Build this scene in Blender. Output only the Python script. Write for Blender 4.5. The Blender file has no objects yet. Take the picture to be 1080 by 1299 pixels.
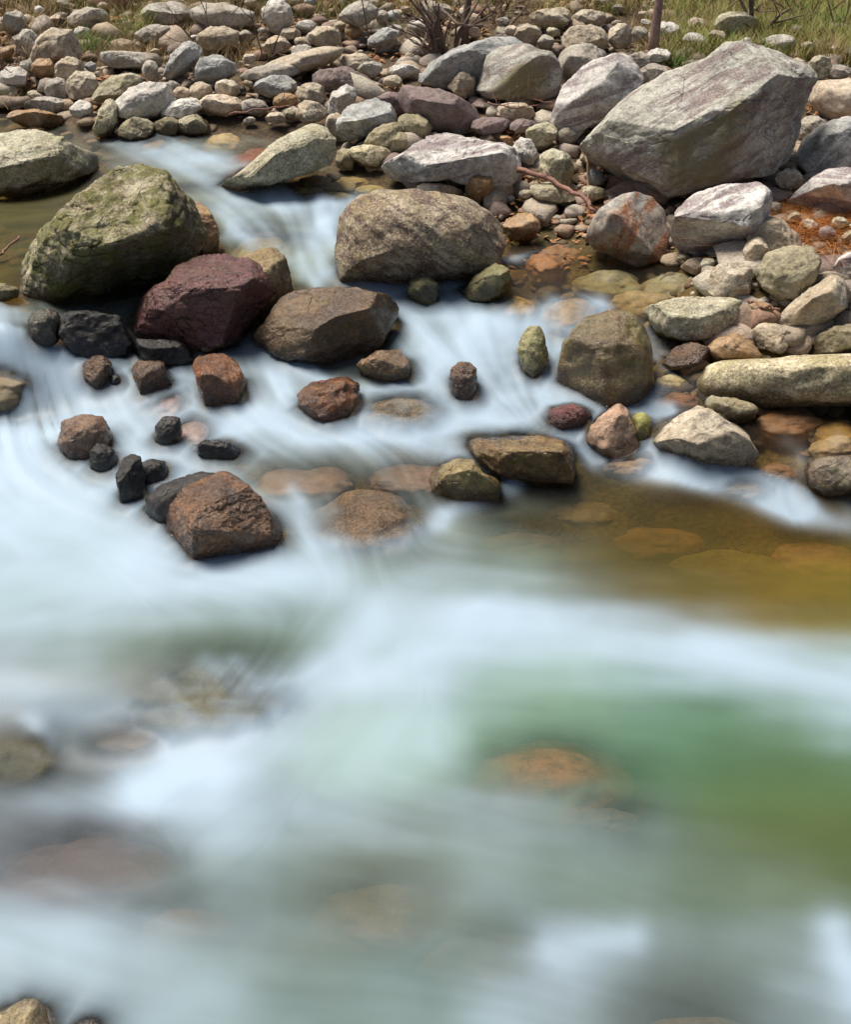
import bpy, bmesh, math, random
import numpy as np
from mathutils import Vector
from mathutils.bvhtree import BVHTree

# ------------------------------------------------------------------ camera, sky, sun
S = bpy.context.scene
PH_W, PH_H, F = 1080.0, 1299.0, 1568.0
CAM = np.array([0.0, 0.0, 2.9]); TH = math.radians(60.0)
cd = bpy.data.cameras.new('camera'); cam = bpy.data.objects.new('camera', cd)
S.collection.objects.link(cam)
cam.location = CAM; cam.rotation_euler = (TH, 0, 0)
cd.sensor_fit = 'VERTICAL'; cd.sensor_height = 24.0; cd.lens = 24.0 * F / PH_H
cd.clip_start = 0.05; cd.clip_end = 500
S.camera = cam
SUN_EL, SUN_AZ = math.radians(66), math.radians(-60)    # azimuth from +Y (upstream), towards -X
w = bpy.data.worlds.new('World'); S.world = w; w.use_nodes = True
nt = w.node_tree; bg = nt.nodes['Background']
sky = nt.nodes.new('ShaderNodeTexSky'); sky.sky_type = 'NISHITA'; sky.sun_disc = False
sky.sun_elevation = SUN_EL; sky.sun_rotation = SUN_AZ; sky.air_density = 1.0; sky.dust_density = 3.0
nt.links.new(sky.outputs[0], bg.inputs[0]); bg.inputs[1].default_value = 0.05
ld = bpy.data.lights.new('sun', 'SUN'); ld.energy = 3.9; ld.angle = math.radians(28); ld.color = (1, .93, .82)
sun = bpy.data.objects.new('sun', ld); S.collection.objects.link(sun)
sdir = Vector((math.sin(SUN_AZ) * math.cos(SUN_EL), math.cos(SUN_AZ) * math.cos(SUN_EL), math.sin(SUN_EL)))
sun.rotation_euler = sdir.to_track_quat('Z', 'Y').to_euler()
S.view_settings.view_transform = 'Standard'; S.view_settings.look = 'None'
S.view_settings.gamma = 1; S.view_settings.exposure = 0.66
S.cycles.transparent_max_bounces = 24
S.cycles.max_bounces = 6

# ------------------------------------------------------------------ helpers
rng = np.random.default_rng(7); random.seed(7)
def ray(px, py):
    px = np.asarray(px, float); py = np.asarray(py, float)
    x = (px - 540) / F; yc = (649.5 - py) / F
    return np.stack([x, yc * math.cos(TH) + math.sin(TH), yc * math.sin(TH) - math.cos(TH)], -1)
def at_z(px, py, z):
    d = ray(px, py); t = (z - CAM[2]) / d[..., 2]
    return CAM + d * t[..., None] if d.ndim > 1 else CAM + d * t
def project(P):
    q = P - CAM
    yc = q[..., 1] * math.cos(TH) + q[..., 2] * math.sin(TH)
    zc = q[..., 1] * math.sin(TH) - q[..., 2] * math.cos(TH)
    zc = np.maximum(zc, .05)
    return 540 + F * q[..., 0] / zc, 649.5 - F * yc / zc

def _hash(i, j, k, s):
    n = (i * 374761393 + j * 668265263 + k * 2147483647 + s * 1274126177) & 0xffffffff
    n = ((n ^ (n >> 13)) * 1274126177) & 0xffffffff
    n = ((n ^ (n >> 15)) * 2246822519) & 0xffffffff
    return ((n ^ (n >> 16)) & 0xffff) / 32767.5 - 1
def vnoise(p, seed=0):
    f = np.floor(p).astype(np.int64); t = p - f; t = t * t * t * (t * (t * 6 - 15) + 10)
    r = 0
    for a in (0, 1):
        wx = t[:, 0] if a else 1 - t[:, 0]
        for b in (0, 1):
            wy = t[:, 1] if b else 1 - t[:, 1]
            for c in (0, 1):
                wz = t[:, 2] if c else 1 - t[:, 2]
                r = r + wx * wy * wz * _hash(f[:, 0] + a, f[:, 1] + b, f[:, 2] + c, seed)
    return r
def fbm(p, o=4, seed=0, g=.5):
    r = 0; a = 1
    for k in range(o):
        r = r + a * vnoise(p, seed + k * 17); p = p * 2.03 + 5.1; a *= g
    return r

class RBF:                                    # multiquadric surface through scattered heights
    def __init__(s, xy, z, c=.2):
        s.c = c; s.p = s.m(np.asarray(xy, float)); n = len(z)
        A = s.k(s.p); B = np.zeros((n + 1, n + 1)); B[:n, :n] = A - 1e-3 * np.eye(n); B[n, :n] = 1; B[:n, n] = 1
        s.w = np.linalg.solve(B, np.append(z, 0))
    def m(s, xy): return np.stack([xy[..., 0] / (xy[..., 1] + 1), np.log(xy[..., 1] + 1) * 1.2], -1)
    def k(s, q): return np.sqrt(((q[:, None] - s.p[None]) ** 2).sum(-1) + s.c ** 2 * .02)
    def __call__(s, xy):
        xy = np.atleast_2d(xy); out = np.empty(len(xy))
        for a in range(0, len(xy), 20000):
            out[a:a + 20000] = s.k(s.m(xy[a:a + 20000])) @ s.w[:-1] + s.w[-1]
        return out

# ------------------------------------------------------------------ water level and ground
WL = [(-400,1299,-.12),(0,1299,-.12),(540,1299,-.12),(1080,1299,-.12),(1500,1299,-.12),(300,1700,-.14),(900,1700,-.14),(-300,1700,-.14),
 (-300,1050,-.08),(0,1050,-.1),(200,1050,-.08),(400,1050,-.06),(700,1080,-.05),(1080,1050,-.02),(1400,1050,-.02),
 (60,950,-.09),(180,940,-.07),(320,900,-.01),(80,890,.01),(200,850,.055),(300,830,.065),(-300,900,0),(20,850,.05),
 (450,880,.01),(700,930,-.01),(900,930,.01),(1200,900,.02),(480,790,.07),(800,820,.05),(1080,830,.04),(350,780,.07),(100,780,.07),(-300,760,.08),
 (0,690,.10),(150,690,.10),(300,725,.08),(450,705,.08),(600,700,.07),(800,700,.06),(1080,720,.06),(1400,720,.06),
 (0,600,.16),(100,610,.15),(180,650,.12),(400,650,.14),(560,650,.1),(700,640,.07),(900,660,.065),(1080,660,.07),(1350,640,.09),
 (-300,560,.2),(0,550,.2),(90,560,.2),(200,560,.22),(300,570,.22),(440,580,.21),(540,575,.21),(640,620,.12),(640,555,.24),(740,590,.15),(820,590,.15),(940,610,.14),(1010,635,.11),
 (880,560,.26),(960,550,.29),(1060,550,.3),(1060,520,.32),(860,500,.335),(1350,520,.36),(1080,615,.18),
 (0,490,.30),(0,440,.49),(50,430,.48),(60,500,.27),(30,400,.52),(110,480,.33),(180,505,.28),(230,520,.26),(350,480,.33),(330,440,.39),(420,545,.26),
 (530,500,.33),(520,440,.42),(560,430,.44),(620,480,.35),(640,410,.475),(700,420,.44),(680,490,.32),(600,510,.3),(840,470,.39),(760,510,.31),(850,530,.29),
 (-300,400,.55),(0,360,.57),(0,300,.6),(60,240,.62),(0,250,.62),(-300,250,.65),(120,200,.73),(160,182,.78),(250,190,.78),(230,235,.72),(330,250,.69),(420,262,.67),(300,290,.65),(380,315,.61),(400,350,.56),(460,368,.52),(530,385,.49),(580,395,.48),
 (300,360,.55),(200,420,.42),(140,430,.42),
 (660,310,.57),(700,340,.575),(800,350,.575),(740,385,.54),(650,375,.525),(870,375,.54),(860,420,.46),
 (60,150,.8),(10,140,.82),(300,172,.8),(440,230,.7),(400,240,.69),(520,235,.67),(600,300,.59),(-300,140,.84),
 (300,100,.83),(600,100,.8),(900,150,.75),(1080,250,.66),(1080,350,.6),(1000,420,.47),(1080,430,.45),(1400,300,.65),(1400,100,.8),(0,60,.85),(-400,40,.85),(1500,40,.85)]
WLa = np.array(WL, float); Pw = at_z(WLa[:, 0], WLa[:, 1], WLa[:, 2])
Wf = RBF(Pw[:, :2], WLa[:, 2])
UB = [(-400,1700,.4),(300,1700,.4),(900,1700,.4),(1500,1700,.4),(0,1200,.4),(540,1200,.35),(1080,1200,.4),(0,1000,.35),(300,1000,.35),(700,1000,.35),(1080,960,.45),(1500,1000,.4),(300,850,.25),(600,830,.35),(1000,830,.35),(-400,850,.4),
 (0,700,.35),(300,720,.25),(600,700,.25),(800,690,.2),(1080,700,.16),(1400,700,.2),(0,600,.3),(100,560,.2),(300,560,.12),(500,560,.12),(600,640,.15),(700,560,.14),(850,600,.1),(1000,600,.12),(1060,540,.11),(900,530,.1),(1350,560,.05),
 (0,500,.15),(0,430,.08),(180,500,.12),(350,480,.12),(500,500,.12),(620,450,.12),(700,470,.1),(850,480,.06),(-400,450,.2),(0,300,.2),(-400,300,.2),(60,240,.16),(170,185,.1),(300,240,.14),(400,260,.13),(300,300,.12),(400,330,.12),(560,390,.12),(640,320,.15),(720,350,.2),(820,360,.17),(450,228,.05),(50,150,.08),(-300,150,.1),(270,172,.06)]
GB = [(0,120,.91),(90,118,.93),(130,150,.86),(200,140,.9),(300,140,.9),(0,80,1.03),(150,80,1.03),(300,90,1.0),(0,40,1.18),(200,40,1.16),(400,40,1.17),(0,0,1.33),(200,0,1.33),(400,0,1.33),(600,0,1.33),(800,0,1.34),(1080,0,1.38),(-400,80,1.05),(-400,0,1.4),(1500,0,1.4),(1500,100,1.1),
 (900,350,.62),(1000,330,.68),(1050,290,.76),(1080,250,.81),(900,260,.78),(800,240,.75),(760,290,.64),(700,250,.68),(660,262,.66),(960,390,.57),(1070,390,.58),(1070,440,.44),(950,440,.44),(880,430,.44),(1400,300,.8),(1400,430,.5),
 (700,200,.83),(600,200,.78),(500,190,.82),(900,150,.97),(1050,150,1.0),(800,110,1.05),(900,60,1.17),(1080,60,1.2),(600,100,1.03),(450,130,.94),(430,100,1.0),(360,140,.9),(600,50,1.17),(750,50,1.18),(460,205,.76),(600,240,.7),
 (-400,-60,1.7),(200,-60,1.65),(800,-60,1.65),(1500,-60,1.7)]
UBa = np.array(UB, float); GBa = np.array(GB, float)
zz = np.full(len(UBa), .3)
for _ in range(8):
    Pu = at_z(UBa[:, 0], UBa[:, 1], zz); zz = Wf(Pu[:, :2])
Pg = at_z(GBa[:, 0], GBa[:, 1], GBa[:, 2])
Gw = np.array([(-14, 20, 2.6), (0, 20, 2.5), (14, 20, 2.6), (-30, 40, 6), (0, 40, 6), (30, 40, 6.5), (0, 80, 16), (-60, 80, 16), (60, 80, 17),
               (-14, 8, 1.3), (-14, 3, .6), (14, 8, 1.5), (12, 3, .7), (-6, .3, .0), (6, .3, .0), (-7, 3, .1), (7, 3, .2), (0, .2, -.3)], float)
Gf = RBF(np.concatenate([Pu[:, :2], Pg[:, :2], Gw[:, :2]]), np.concatenate([zz - UBa[:, 2], GBa[:, 2], Gw[:, 2]]))
def hit(px, py, lift=.05):
    """first point of the ray through a photo pixel on the water or the ground"""
    d = ray(px, py); t = np.linspace(2.2, 22, 500)
    P = CAM + d * t[:, None]; z = np.maximum(Wf(P[:, :2]), Gf(P[:, :2]) + lift)
    k = np.argmax(P[:, 2] < z)
    if k == 0: k = len(t) - 1
    a, b = P[k - 1], P[k]; fa = a[2] - z[k - 1]; fb = z[k] - b[2]
    return a + (b - a) * fa / (fa + fb + 1e-9)

# ------------------------------------------------------------------ materials
def newmat(name):
    m = bpy.data.materials.new(name); m.use_nodes = True
    return m, m.node_tree, m.node_tree.nodes['Principled BSDF']
def N(t, typ, **k):
    n = t.nodes.new(typ)
    for a, v in k.items(): setattr(n, a, v)
    return n
def mixc(t, fac, a, b, mode='MIX'):
    n = N(t, 'ShaderNodeMix', data_type='RGBA', blend_type=mode)
    for sck, v in ((0, fac), (6, a), (7, b)):
        if isinstance(v, (int, float)): n.inputs[sck].default_value = v
        elif isinstance(v, tuple): n.inputs[sck].default_value = (*v, 1)
        else: t.links.new(v, n.inputs[sck])
    return n.outputs[2]
def ramp(t, src, a, b, lo=0., hi=1.):
    n = N(t, 'ShaderNodeMapRange', clamp=True); t.links.new(src, n.inputs[0])
    n.inputs[1].default_value = a; n.inputs[2].default_value = b; n.inputs[3].default_value = lo; n.inputs[4].default_value = hi
    return n.outputs[0]
def noise(t, vec, scale, det=5, rough=.6, dist=0.):
    n = N(t, 'ShaderNodeTexNoise'); n.inputs['Scale'].default_value = scale; n.inputs['Detail'].default_value = det
    n.inputs['Roughness'].default_value = rough; n.inputs['Distortion'].default_value = dist
    t.links.new(vec, n.inputs['Vector']); return n.outputs['Fac']
def rock_mat(name, c1, c2, dark=(.06, .05, .04), speck=.5, moss=0., mosscol=(.13, .15, .02), band=0., bandcol=(.25, .16, .16), bandrot=(0, 0, 0),
             bandscale=9., rough=.85, crack=.5, stain=0., staincol=(.28, .17, .06), bump=.6, patch=None, patchamt=0., fcol=None, famt=.8):
    m, t, b = newmat(name)
    tc = N(t, 'ShaderNodeTexCoord'); oi = N(t, 'ShaderNodeObjectInfo')
    off = N(t, 'ShaderNodeVectorMath', operation='ADD'); sc = N(t, 'ShaderNodeMath', operation='MULTIPLY'); sc.inputs[1].default_value = 37.
    t.links.new(oi.outputs['Random'], sc.inputs[0]); t.links.new(tc.outputs['Object'], off.inputs[0]); t.links.new(sc.outputs[0], off.inputs[1])
    v = off.outputs[0]
    big = noise(t, v, 3.2, 5, .62, .4); mid = noise(t, v, 17, 7, .74, .3); fine = noise(t, v, 75, 4, .75)
    col = mixc(t, ramp(t, big, .36, .64), c1, c2)
    if patchamt: col = mixc(t, ramp(t, noise(t, v, 5.5, 6, .7, .8), .60 - .2 * patchamt, .66 - .2 * patchamt), col, patch)
    hs = [(mid, .55), (fine, .22), (big, .3)]
    if band:
        sa_ = N(t, 'ShaderNodeAttribute'); sa_.attribute_name = 'strata'
        bn = noise(t, sa_.outputs['Vector'], bandscale * 1.3, 6, .66, .2)
        bm_ = N(t, 'ShaderNodeMath', operation='MULTIPLY'); t.links.new(ramp(t, bn, .49, .57), bm_.inputs[0]); bm_.inputs[1].default_value = band
        hs.append((bn, .5))
    if stain:
        sn = noise(t, v, 4.3, 5, .6, .7); sm = N(t, 'ShaderNodeMath', operation='MULTIPLY'); t.links.new(ramp(t, sn, .45, .62), sm.inputs[0]); sm.inputs[1].default_value = stain
        col = mixc(t, sm.outputs[0], col, staincol)
    # weathering: pale and dark mottles
    col = mixc(t, ramp(t, mid, .36, .56, .0, 1.), mixc(t, .6, col, dark, 'MIX'), col)
    col = mixc(t, ramp(t, noise(t, v, 9, 6, .8, .5), .52, .66, 0, .55 * speck + .1), col, tuple(min(.85, x * 1.3 + .04) for x in c2))
    if band: col = mixc(t, bm_.outputs[0], col, bandcol)
    col = mixc(t, ramp(t, fine, .52, .66, 0, speck * .6), col, tuple(min(1, x * 1.55 + .03) for x in c2))
    col = mixc(t, ramp(t, fine, .46, .36, 0, speck * .8), col, dark)
    col = mixc(t, ramp(t, noise(t, v, 27, 5, .8, .4), .55, .63, 0, speck * .55), col, tuple(x * .45 for x in c1))
    if fcol:      # olive stain plus painted shade, laid on front and underside facets
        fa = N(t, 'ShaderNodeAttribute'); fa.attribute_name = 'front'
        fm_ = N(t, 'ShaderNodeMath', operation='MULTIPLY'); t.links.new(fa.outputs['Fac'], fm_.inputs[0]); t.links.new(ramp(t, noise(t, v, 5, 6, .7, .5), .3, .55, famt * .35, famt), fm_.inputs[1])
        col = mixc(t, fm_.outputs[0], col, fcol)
    if moss:
        geo = N(t, 'ShaderNodeNewGeometry')
        mn = noise(t, v, 6.5, 6, .75, .3)
        mm = N(t, 'ShaderNodeMath', operation='MULTIPLY'); t.links.new(ramp(t, mn, .60 - .22 * moss, .74 - .22 * moss), mm.inputs[0]); mm.inputs[1].default_value = min(.9, .45 + moss * .5)
        mc = mixc(t, ramp(t, noise(t, v, 60, 3), .4, .6), mosscol, tuple(x * 1.9 for x in mosscol))
        col = mixc(t, mm.outputs[0], col, mc)
    if crack:
        wp = N(t, 'ShaderNodeVectorMath', operation='MULTIPLY_ADD'); nz = N(t, 'ShaderNodeTexNoise'); nz.inputs['Scale'].default_value = 4; nz.inputs['Detail'].default_value = 5
        t.links.new(v, nz.inputs['Vector']); t.links.new(nz.outputs['Color'], wp.inputs[0]); wp.inputs[1].default_value = (.35,) * 3; t.links.new(v, wp.inputs[2])
        mp2 = N(t, 'ShaderNodeMapping'); mp2.inputs['Scale'].default_value = (1, 1.4, 2.6); mp2.inputs['Rotation'].default_value = (.4, .5, .2); t.links.new(wp.outputs[0], mp2.inputs[0])
        vo = N(t, 'ShaderNodeTexVoronoi', feature='DISTANCE_TO_EDGE'); vo.inputs['Scale'].default_value = 2.6; t.links.new(mp2.outputs[0], vo.inputs['Vector'])
        cm = N(t, 'ShaderNodeMath', operation='MULTIPLY'); t.links.new(ramp(t, vo.outputs['Distance'], .022, .002), cm.inputs[0])
        t.links.new(ramp(t, big, .5, .6, 0, crack), cm.inputs[1])
        col = mixc(t, cm.outputs[0], col, tuple(x * .5 for x in dark))
        hs.append((cm.outputs[0], -.5))
    wa = N(t, 'ShaderNodeAttribute'); wa.attribute_name = 'wet'
    tint = mixc(t, 1., col, oi.outputs['Color'], 'MULTIPLY')
    tint = mixc(t, wa.outputs['Fac'], tint, mixc(t, 1., tint, (.38, .34, .3), 'MULTIPLY'))
    t.links.new(tint, b.inputs['Base Color'])
    ro = ramp(t, mid, .35, .7, rough - .08, rough + (.22 if rough < .6 else .1))
    rm = N(t, 'ShaderNodeMix', data_type='FLOAT'); t.links.new(wa.outputs['Fac'], rm.inputs[0]); t.links.new(ro, rm.inputs[2]); rm.inputs[3].default_value = .22; t.links.new(rm.outputs[0], b.inputs['Roughness'])
    b.inputs['Specular IOR Level'].default_value = .5 if rough < .6 else .35
    cm_ = N(t, 'ShaderNodeMath', operation='MAXIMUM'); t.links.new(wa.outputs['Fac'], cm_.inputs[0]); cm_.inputs[1].default_value = .5 if rough < .3 else 0.
    t.links.new(cm_.outputs[0], b.inputs['Coat Weight']); b.inputs['Coat Roughness'].default_value = .07; b.inputs['Coat IOR'].default_value = 1.33
    acc = None
    for s_, k_ in hs:
        n = N(t, 'ShaderNodeMath', operation='MULTIPLY'); t.links.new(s_, n.inputs[0]); n.inputs[1].default_value = k_
        if acc is None: acc = n.outputs[0]
        else:
            a_ = N(t, 'ShaderNodeMath', operation='ADD'); t.links.new(acc, a_.inputs[0]); t.links.new(n.outputs[0], a_.inputs[1]); acc = a_.outputs[0]
    bp = N(t, 'ShaderNodeBump'); bp.inputs['Distance'].default_value = .03; bp.inputs['Strength'].default_value = bump
    t.links.new(acc, bp.inputs['Height']); t.links.new(bp.outputs[0], b.inputs['Normal']); t.links.new(bp.outputs[0], b.inputs['Coat Normal'])
    return m
MAT = {
 'gray':  rock_mat('grey_stone', (.34,.31,.26), (.52,.49,.43), stain=.35, band=.35, bandcol=(.2,.17,.15)),
 'white': rock_mat('pale_stone', (.56,.53,.47), (.7,.68,.62), band=.4, bandcol=(.4,.34,.3), bandrot=(.3,.5,.2), stain=.2, staincol=(.4,.3,.18)),
 'blue':  rock_mat('blue_grey_stone', (.33,.33,.31), (.52,.52,.49), band=.5, bandcol=(.16,.17,.19), bandrot=(.9,.3,.1)),
 'tan':   rock_mat('tan_stone', (.42,.345,.25), (.58,.51,.4), stain=.35),
 'peach': rock_mat('peach_stone', (.54,.41,.29), (.66,.56,.44), stain=.2, crack=.3),
 'olive': rock_mat('olive_stone', (.26,.22,.13), (.44,.4,.28), moss=.1, mosscol=(.14,.14,.04), stain=.3, staincol=(.2,.14,.05)),
 'purple':rock_mat('purple_stone', (.17,.125,.115), (.31,.24,.225), band=.4, bandcol=(.13,.08,.08), bandrot=(1.2,.4,0), speck=.35),
 'lichen':rock_mat('lichened_stone', (.34,.31,.21), (.52,.49,.37), moss=.3, mosscol=(.13,.14,.035), stain=.3, speck=.9),
 'mossy': rock_mat('mossy_boulder_stone', (.22,.18,.1), (.52,.47,.33), moss=.72, mosscol=(.075,.075,.014), dark=(.04,.03,.02), speck=.9, band=.3, bandcol=(.09,.05,.05), crack=.8, bump=.9, fcol=(.07,.055,.035), famt=.85),  # fcol paints shade into the underside and the right flank
 'wet':   rock_mat('wet_brown_stone', (.055,.025,.011), (.25,.15,.085), dark=(.012,.007,.005), rough=.16, bump=.95, stain=.55, staincol=(.24,.095,.018)),
 'wetgray':rock_mat('wet_grey_stone', (.1,.08,.05), (.34,.28,.19), dark=(.025,.017,.01), rough=.24, bump=.85, stain=.5, staincol=(.17,.08,.03), moss=.15, band=.4, bandcol=(.12,.07,.05)),
 'black': rock_mat('wet_black_stone_and_shade', (.009,.008,.007), (.028,.024,.02), dark=(.01,.01,.01), rough=.5, speck=.3),  # black wet stones; albedo lowered so the hollow rocks pass for shadow
 'orange':rock_mat('rusty_orange_stone', (.33,.18,.07), (.42,.28,.15), stain=.5, staincol=(.2,.09,.02), rough=.5),
 'red':   rock_mat('dark_red_stone', (.1,.018,.02), (.27,.1,.085), dark=(.022,.009,.009), rough=.24, stain=.55, staincol=(.17,.09,.035), speck=.7, bump=1.),
 'rust':  rock_mat('rust_streaked_stone', (.38,.36,.32), (.46,.44,.4), band=.9, bandcol=(.3,.11,.04), bandrot=(.1,1.35,.2), bandscale=6, rough=.6, stain=.4, staincol=(.35,.15,.04)),
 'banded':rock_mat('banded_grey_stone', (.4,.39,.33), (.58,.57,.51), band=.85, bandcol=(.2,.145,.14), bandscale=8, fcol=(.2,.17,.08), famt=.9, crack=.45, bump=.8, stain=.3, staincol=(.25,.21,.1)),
 'veined':rock_mat('veined_white_stone', (.5,.47,.43), (.68,.65,.61), band=.8, bandcol=(.2,.14,.15), bandscale=9, crack=.4),
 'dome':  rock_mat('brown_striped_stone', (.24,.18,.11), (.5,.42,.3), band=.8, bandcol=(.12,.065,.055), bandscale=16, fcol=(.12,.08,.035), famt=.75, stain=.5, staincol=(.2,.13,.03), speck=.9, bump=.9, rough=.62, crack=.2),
 'lowwall':rock_mat('speckled_slab_stone', (.42,.35,.2), (.62,.55,.39), moss=.3, mosscol=(.17,.16,.05), speck=1., stain=.3),
 'sub':   rock_mat('submerged_stone', (.34,.24,.1), (.42,.33,.17), crack=0, speck=.2, stain=.5, bump=.25, rough=.6),
 'subor': rock_mat('submerged_orange_stone', (.52,.25,.08), (.55,.32,.13), crack=0, speck=.2, bump=.25, rough=.6, stain=.3),
 'subdk': rock_mat('submerged_dark_stone', (.09,.07,.07), (.15,.12,.11), crack=0, speck=.2, bump=.25, rough=.6),
 'subgn': rock_mat('submerged_mossy_stone', (.17,.16,.05), (.27,.25,.11), moss=.5, crack=0, speck=.3, bump=.4, rough=.6),
}

# ------------------------------------------------------------------ mesh makers
ICO = {}
def ico(n):
    if n not in ICO:
        bm = bmesh.new(); bmesh.ops.create_icosphere(bm, subdivisions=n, radius=1)
        ICO[n] = (np.array([v.co[:] for v in bm.verts]), [tuple(v.index for v in f.verts) for f in bm.faces]); bm.free()
    return ICO[n]
def mesh_obj(name, V, Fc, mat, loc=(0, 0, 0), smooth=True, parent=None):
    me = bpy.data.meshes.new(name); V = np.asarray(V, np.float32)
    me.vertices.add(len(V)); me.vertices.foreach_set('co', V.ravel())
    if isinstance(Fc, np.ndarray): k = Fc.shape[1]; flat = Fc.astype(np.int32).ravel(); tot = np.full(len(Fc), k, np.int32)
    else: tot = np.array([len(f) for f in Fc], np.int32); flat = np.array([i for f in Fc for i in f], np.int32)
    me.loops.add(len(flat)); me.loops.foreach_set('vertex_index', flat)
    me.polygons.add(len(tot)); me.polygons.foreach_set('loop_start', np.concatenate([[0], np.cumsum(tot)[:-1]]).astype(np.int32))
    me.update(calc_edges=True); me.validate()
    me.polygons.foreach_set('use_smooth', [smooth] * len(me.polygons))
    me.materials.append(mat)
    o = bpy.data.objects.new(name, me); S.collection.objects.link(o); o.location = loc
    if parent: o.parent = parent
    return o
def tag(o, label, cat, group=None):
    o['label'] = label; o['category'] = cat
    if group: o['group'] = group
    return o

SOLID_V, SOLID_F, nsv = [], [], 0
def solid(V, Fc):
    global nsv
    SOLID_V.append(V); SOLID_F.extend([tuple(i + nsv for i in f) for f in Fc]); nsv += len(V)
FOOT = []        # (px, py, rw, rh, base) of every placed stone: for filling in the gaps
ROCKS = []

def strata(P, st):
    c, s = math.cos(math.radians(st)), math.sin(math.radians(st))
    return np.stack([(P[:, 0] * c + P[:, 1] * s) * .09, -P[:, 0] * s + P[:, 1] * c, P[:, 2] * .3], -1)
def shape_rock(a, Rfun, D, seed, ang, facets, size, rough, st):
    u, v, w_ = a[:, 0], a[:, 1], a[:, 2]
    s = np.sqrt(u * u + v * v); th = np.arctan2(v, u); R = Rfun(th)
    s2 = s ** (.97 - .22 * min(1, ang * 1.6)); ex = 1 - .2 * min(1, ang * 1.6)
    P = np.stack([s2 * R * np.cos(th), s2 * R * np.sin(th), np.sign(w_) * np.abs(w_) ** ex * D], -1)
    r = np.random.default_rng(seed)
    fl = []
    for f in facets or []:
        n = np.array(f[:3], float); n /= np.linalg.norm(n); fl.append((n, float(np.dot(n, f[3:6]))))
    if ang > 0 and not facets:
        x = r.uniform(-.45, .45)
        for n, k in (((x, .85, -.5), r.uniform(.66, .8)), ((-x * .8 + r.uniform(-.2, .2), -.2, -.95), r.uniform(.66, .82))):
            n = np.array(n); n /= np.linalg.norm(n); h = (P @ n).max(); fl.append((n, h * (1 - (1 - k) * min(1, ang * 1.3))))
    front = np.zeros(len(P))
    for n, d in fl:
        e = np.maximum(0, P @ n - d); P -= e[:, None] * n * .96
    for _ in range(int(4 + 9 * ang)):
        n = r.normal(size=3); n[2] = -abs(n[2]) if r.random() < .75 else n[2]; n /= np.linalg.norm(n)
        h = (P @ n).max(); d = h * r.uniform(.62 if size < .25 else .7, .92) if ang > .3 else h * r.uniform(.9, .98)
        e = np.maximum(0, P @ n - d); P -= e[:, None] * n * .9
    P0 = P
    # the cuts have eaten into the outline: bring it back out to where it was
    th = np.arctan2(P[:, 1], P[:, 0]); rad = np.hypot(P[:, 0], P[:, 1]); nb = 48; bi = ((th + math.pi) / (2 * math.pi) * nb).astype(int) % nb
    mr = np.zeros(nb); np.maximum.at(mr, bi, rad); bc = -math.pi + (np.arange(nb) + .5) * 2 * math.pi / nb
    k = np.clip(Rfun(bc) / (mr + 1e-9), 1, 1.5); k = (k + np.roll(k, 1) + np.roll(k, -1)) / 3
    kk = np.interp(th, np.r_[bc[0] - 2 * math.pi / nb, bc, bc[-1] + 2 * math.pi / nb], np.r_[k[-1], k, k[0]])
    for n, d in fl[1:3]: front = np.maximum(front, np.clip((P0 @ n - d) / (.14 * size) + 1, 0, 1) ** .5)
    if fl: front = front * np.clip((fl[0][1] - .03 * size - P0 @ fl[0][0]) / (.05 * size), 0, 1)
    P = P * np.stack([kk, kk, np.ones(len(P))], -1) * np.array([1.015, 1.015, 1])
    nd = P / (np.linalg.norm(P, axis=1, keepdims=True) + 1e-9)
    q = P / size * 1.6
    dsp = .04 * fbm(q * 1.1 + seed, 3, seed) * (1 - .3 * ang)
    rd = 1 - np.abs(fbm(q * 2.2 + 3.3, 4, seed + 5))
    dsp += -.02 * rough * np.clip(rd - .55, 0, 1) * 2
    S_ = strata(P, st); strat = fbm(S_ / size * 5, 3, seed + 6)
    dsp += .009 * rough * fbm(q * 6, 4, seed + 9, .6) + .02 * rough * strat + (.034 if size < .2 else 0) * fbm(q * 3.2 + 2, 4, seed + 11)
    if ang > .3:       # chipped ledges
        n = np.array([r.uniform(-.3, .3), .9, r.uniform(-.5, .5)]); n /= np.linalg.norm(n)
        tt = (q @ n) * 5 + .9 * fbm(q * 1.7, 3, seed + 2); fr = tt - np.floor(tt)
        dsp += .022 * rough * (np.clip(fr * 4, 0, 1) - .5) * (fbm(q * 1.3 + 8, 2, seed + 4) > -.1)
    return P + nd * (dsp * size)[:, None], S_, front

def polyR(poly, c):
    """radius of a star shaped outline for any angle"""
    p = np.array(poly, float) - c; n = len(p)
    ths = np.linspace(-math.pi, math.pi, 361); out = np.zeros(361)
    for k, th in enumerate(ths):
        d = np.array([math.cos(th), math.sin(th)]); best = 0
        for i in range(n):
            a, b = p[i], p[(i + 1) % n]; e = b - a
            den = d[0] * e[1] - d[1] * e[0]
            if abs(den) < 1e-12: continue
            t = (a[0] * e[1] - a[1] * e[0]) / den; s = (a[0] * d[1] - a[1] * d[0]) / den
            if -1e-6 <= s <= 1 + 1e-6 and t > best: best = t
        out[k] = best
    out[out == 0] = np.median(out)
    kk = np.array([1, 2, 3, 2, 1]) / 9.; e = np.concatenate([out[-5:-1], out, out[1:5]]); sm = np.convolve(e, kk, 'same')[4:-4]
    return lambda th: np.interp(th, ths, sm)

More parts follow.
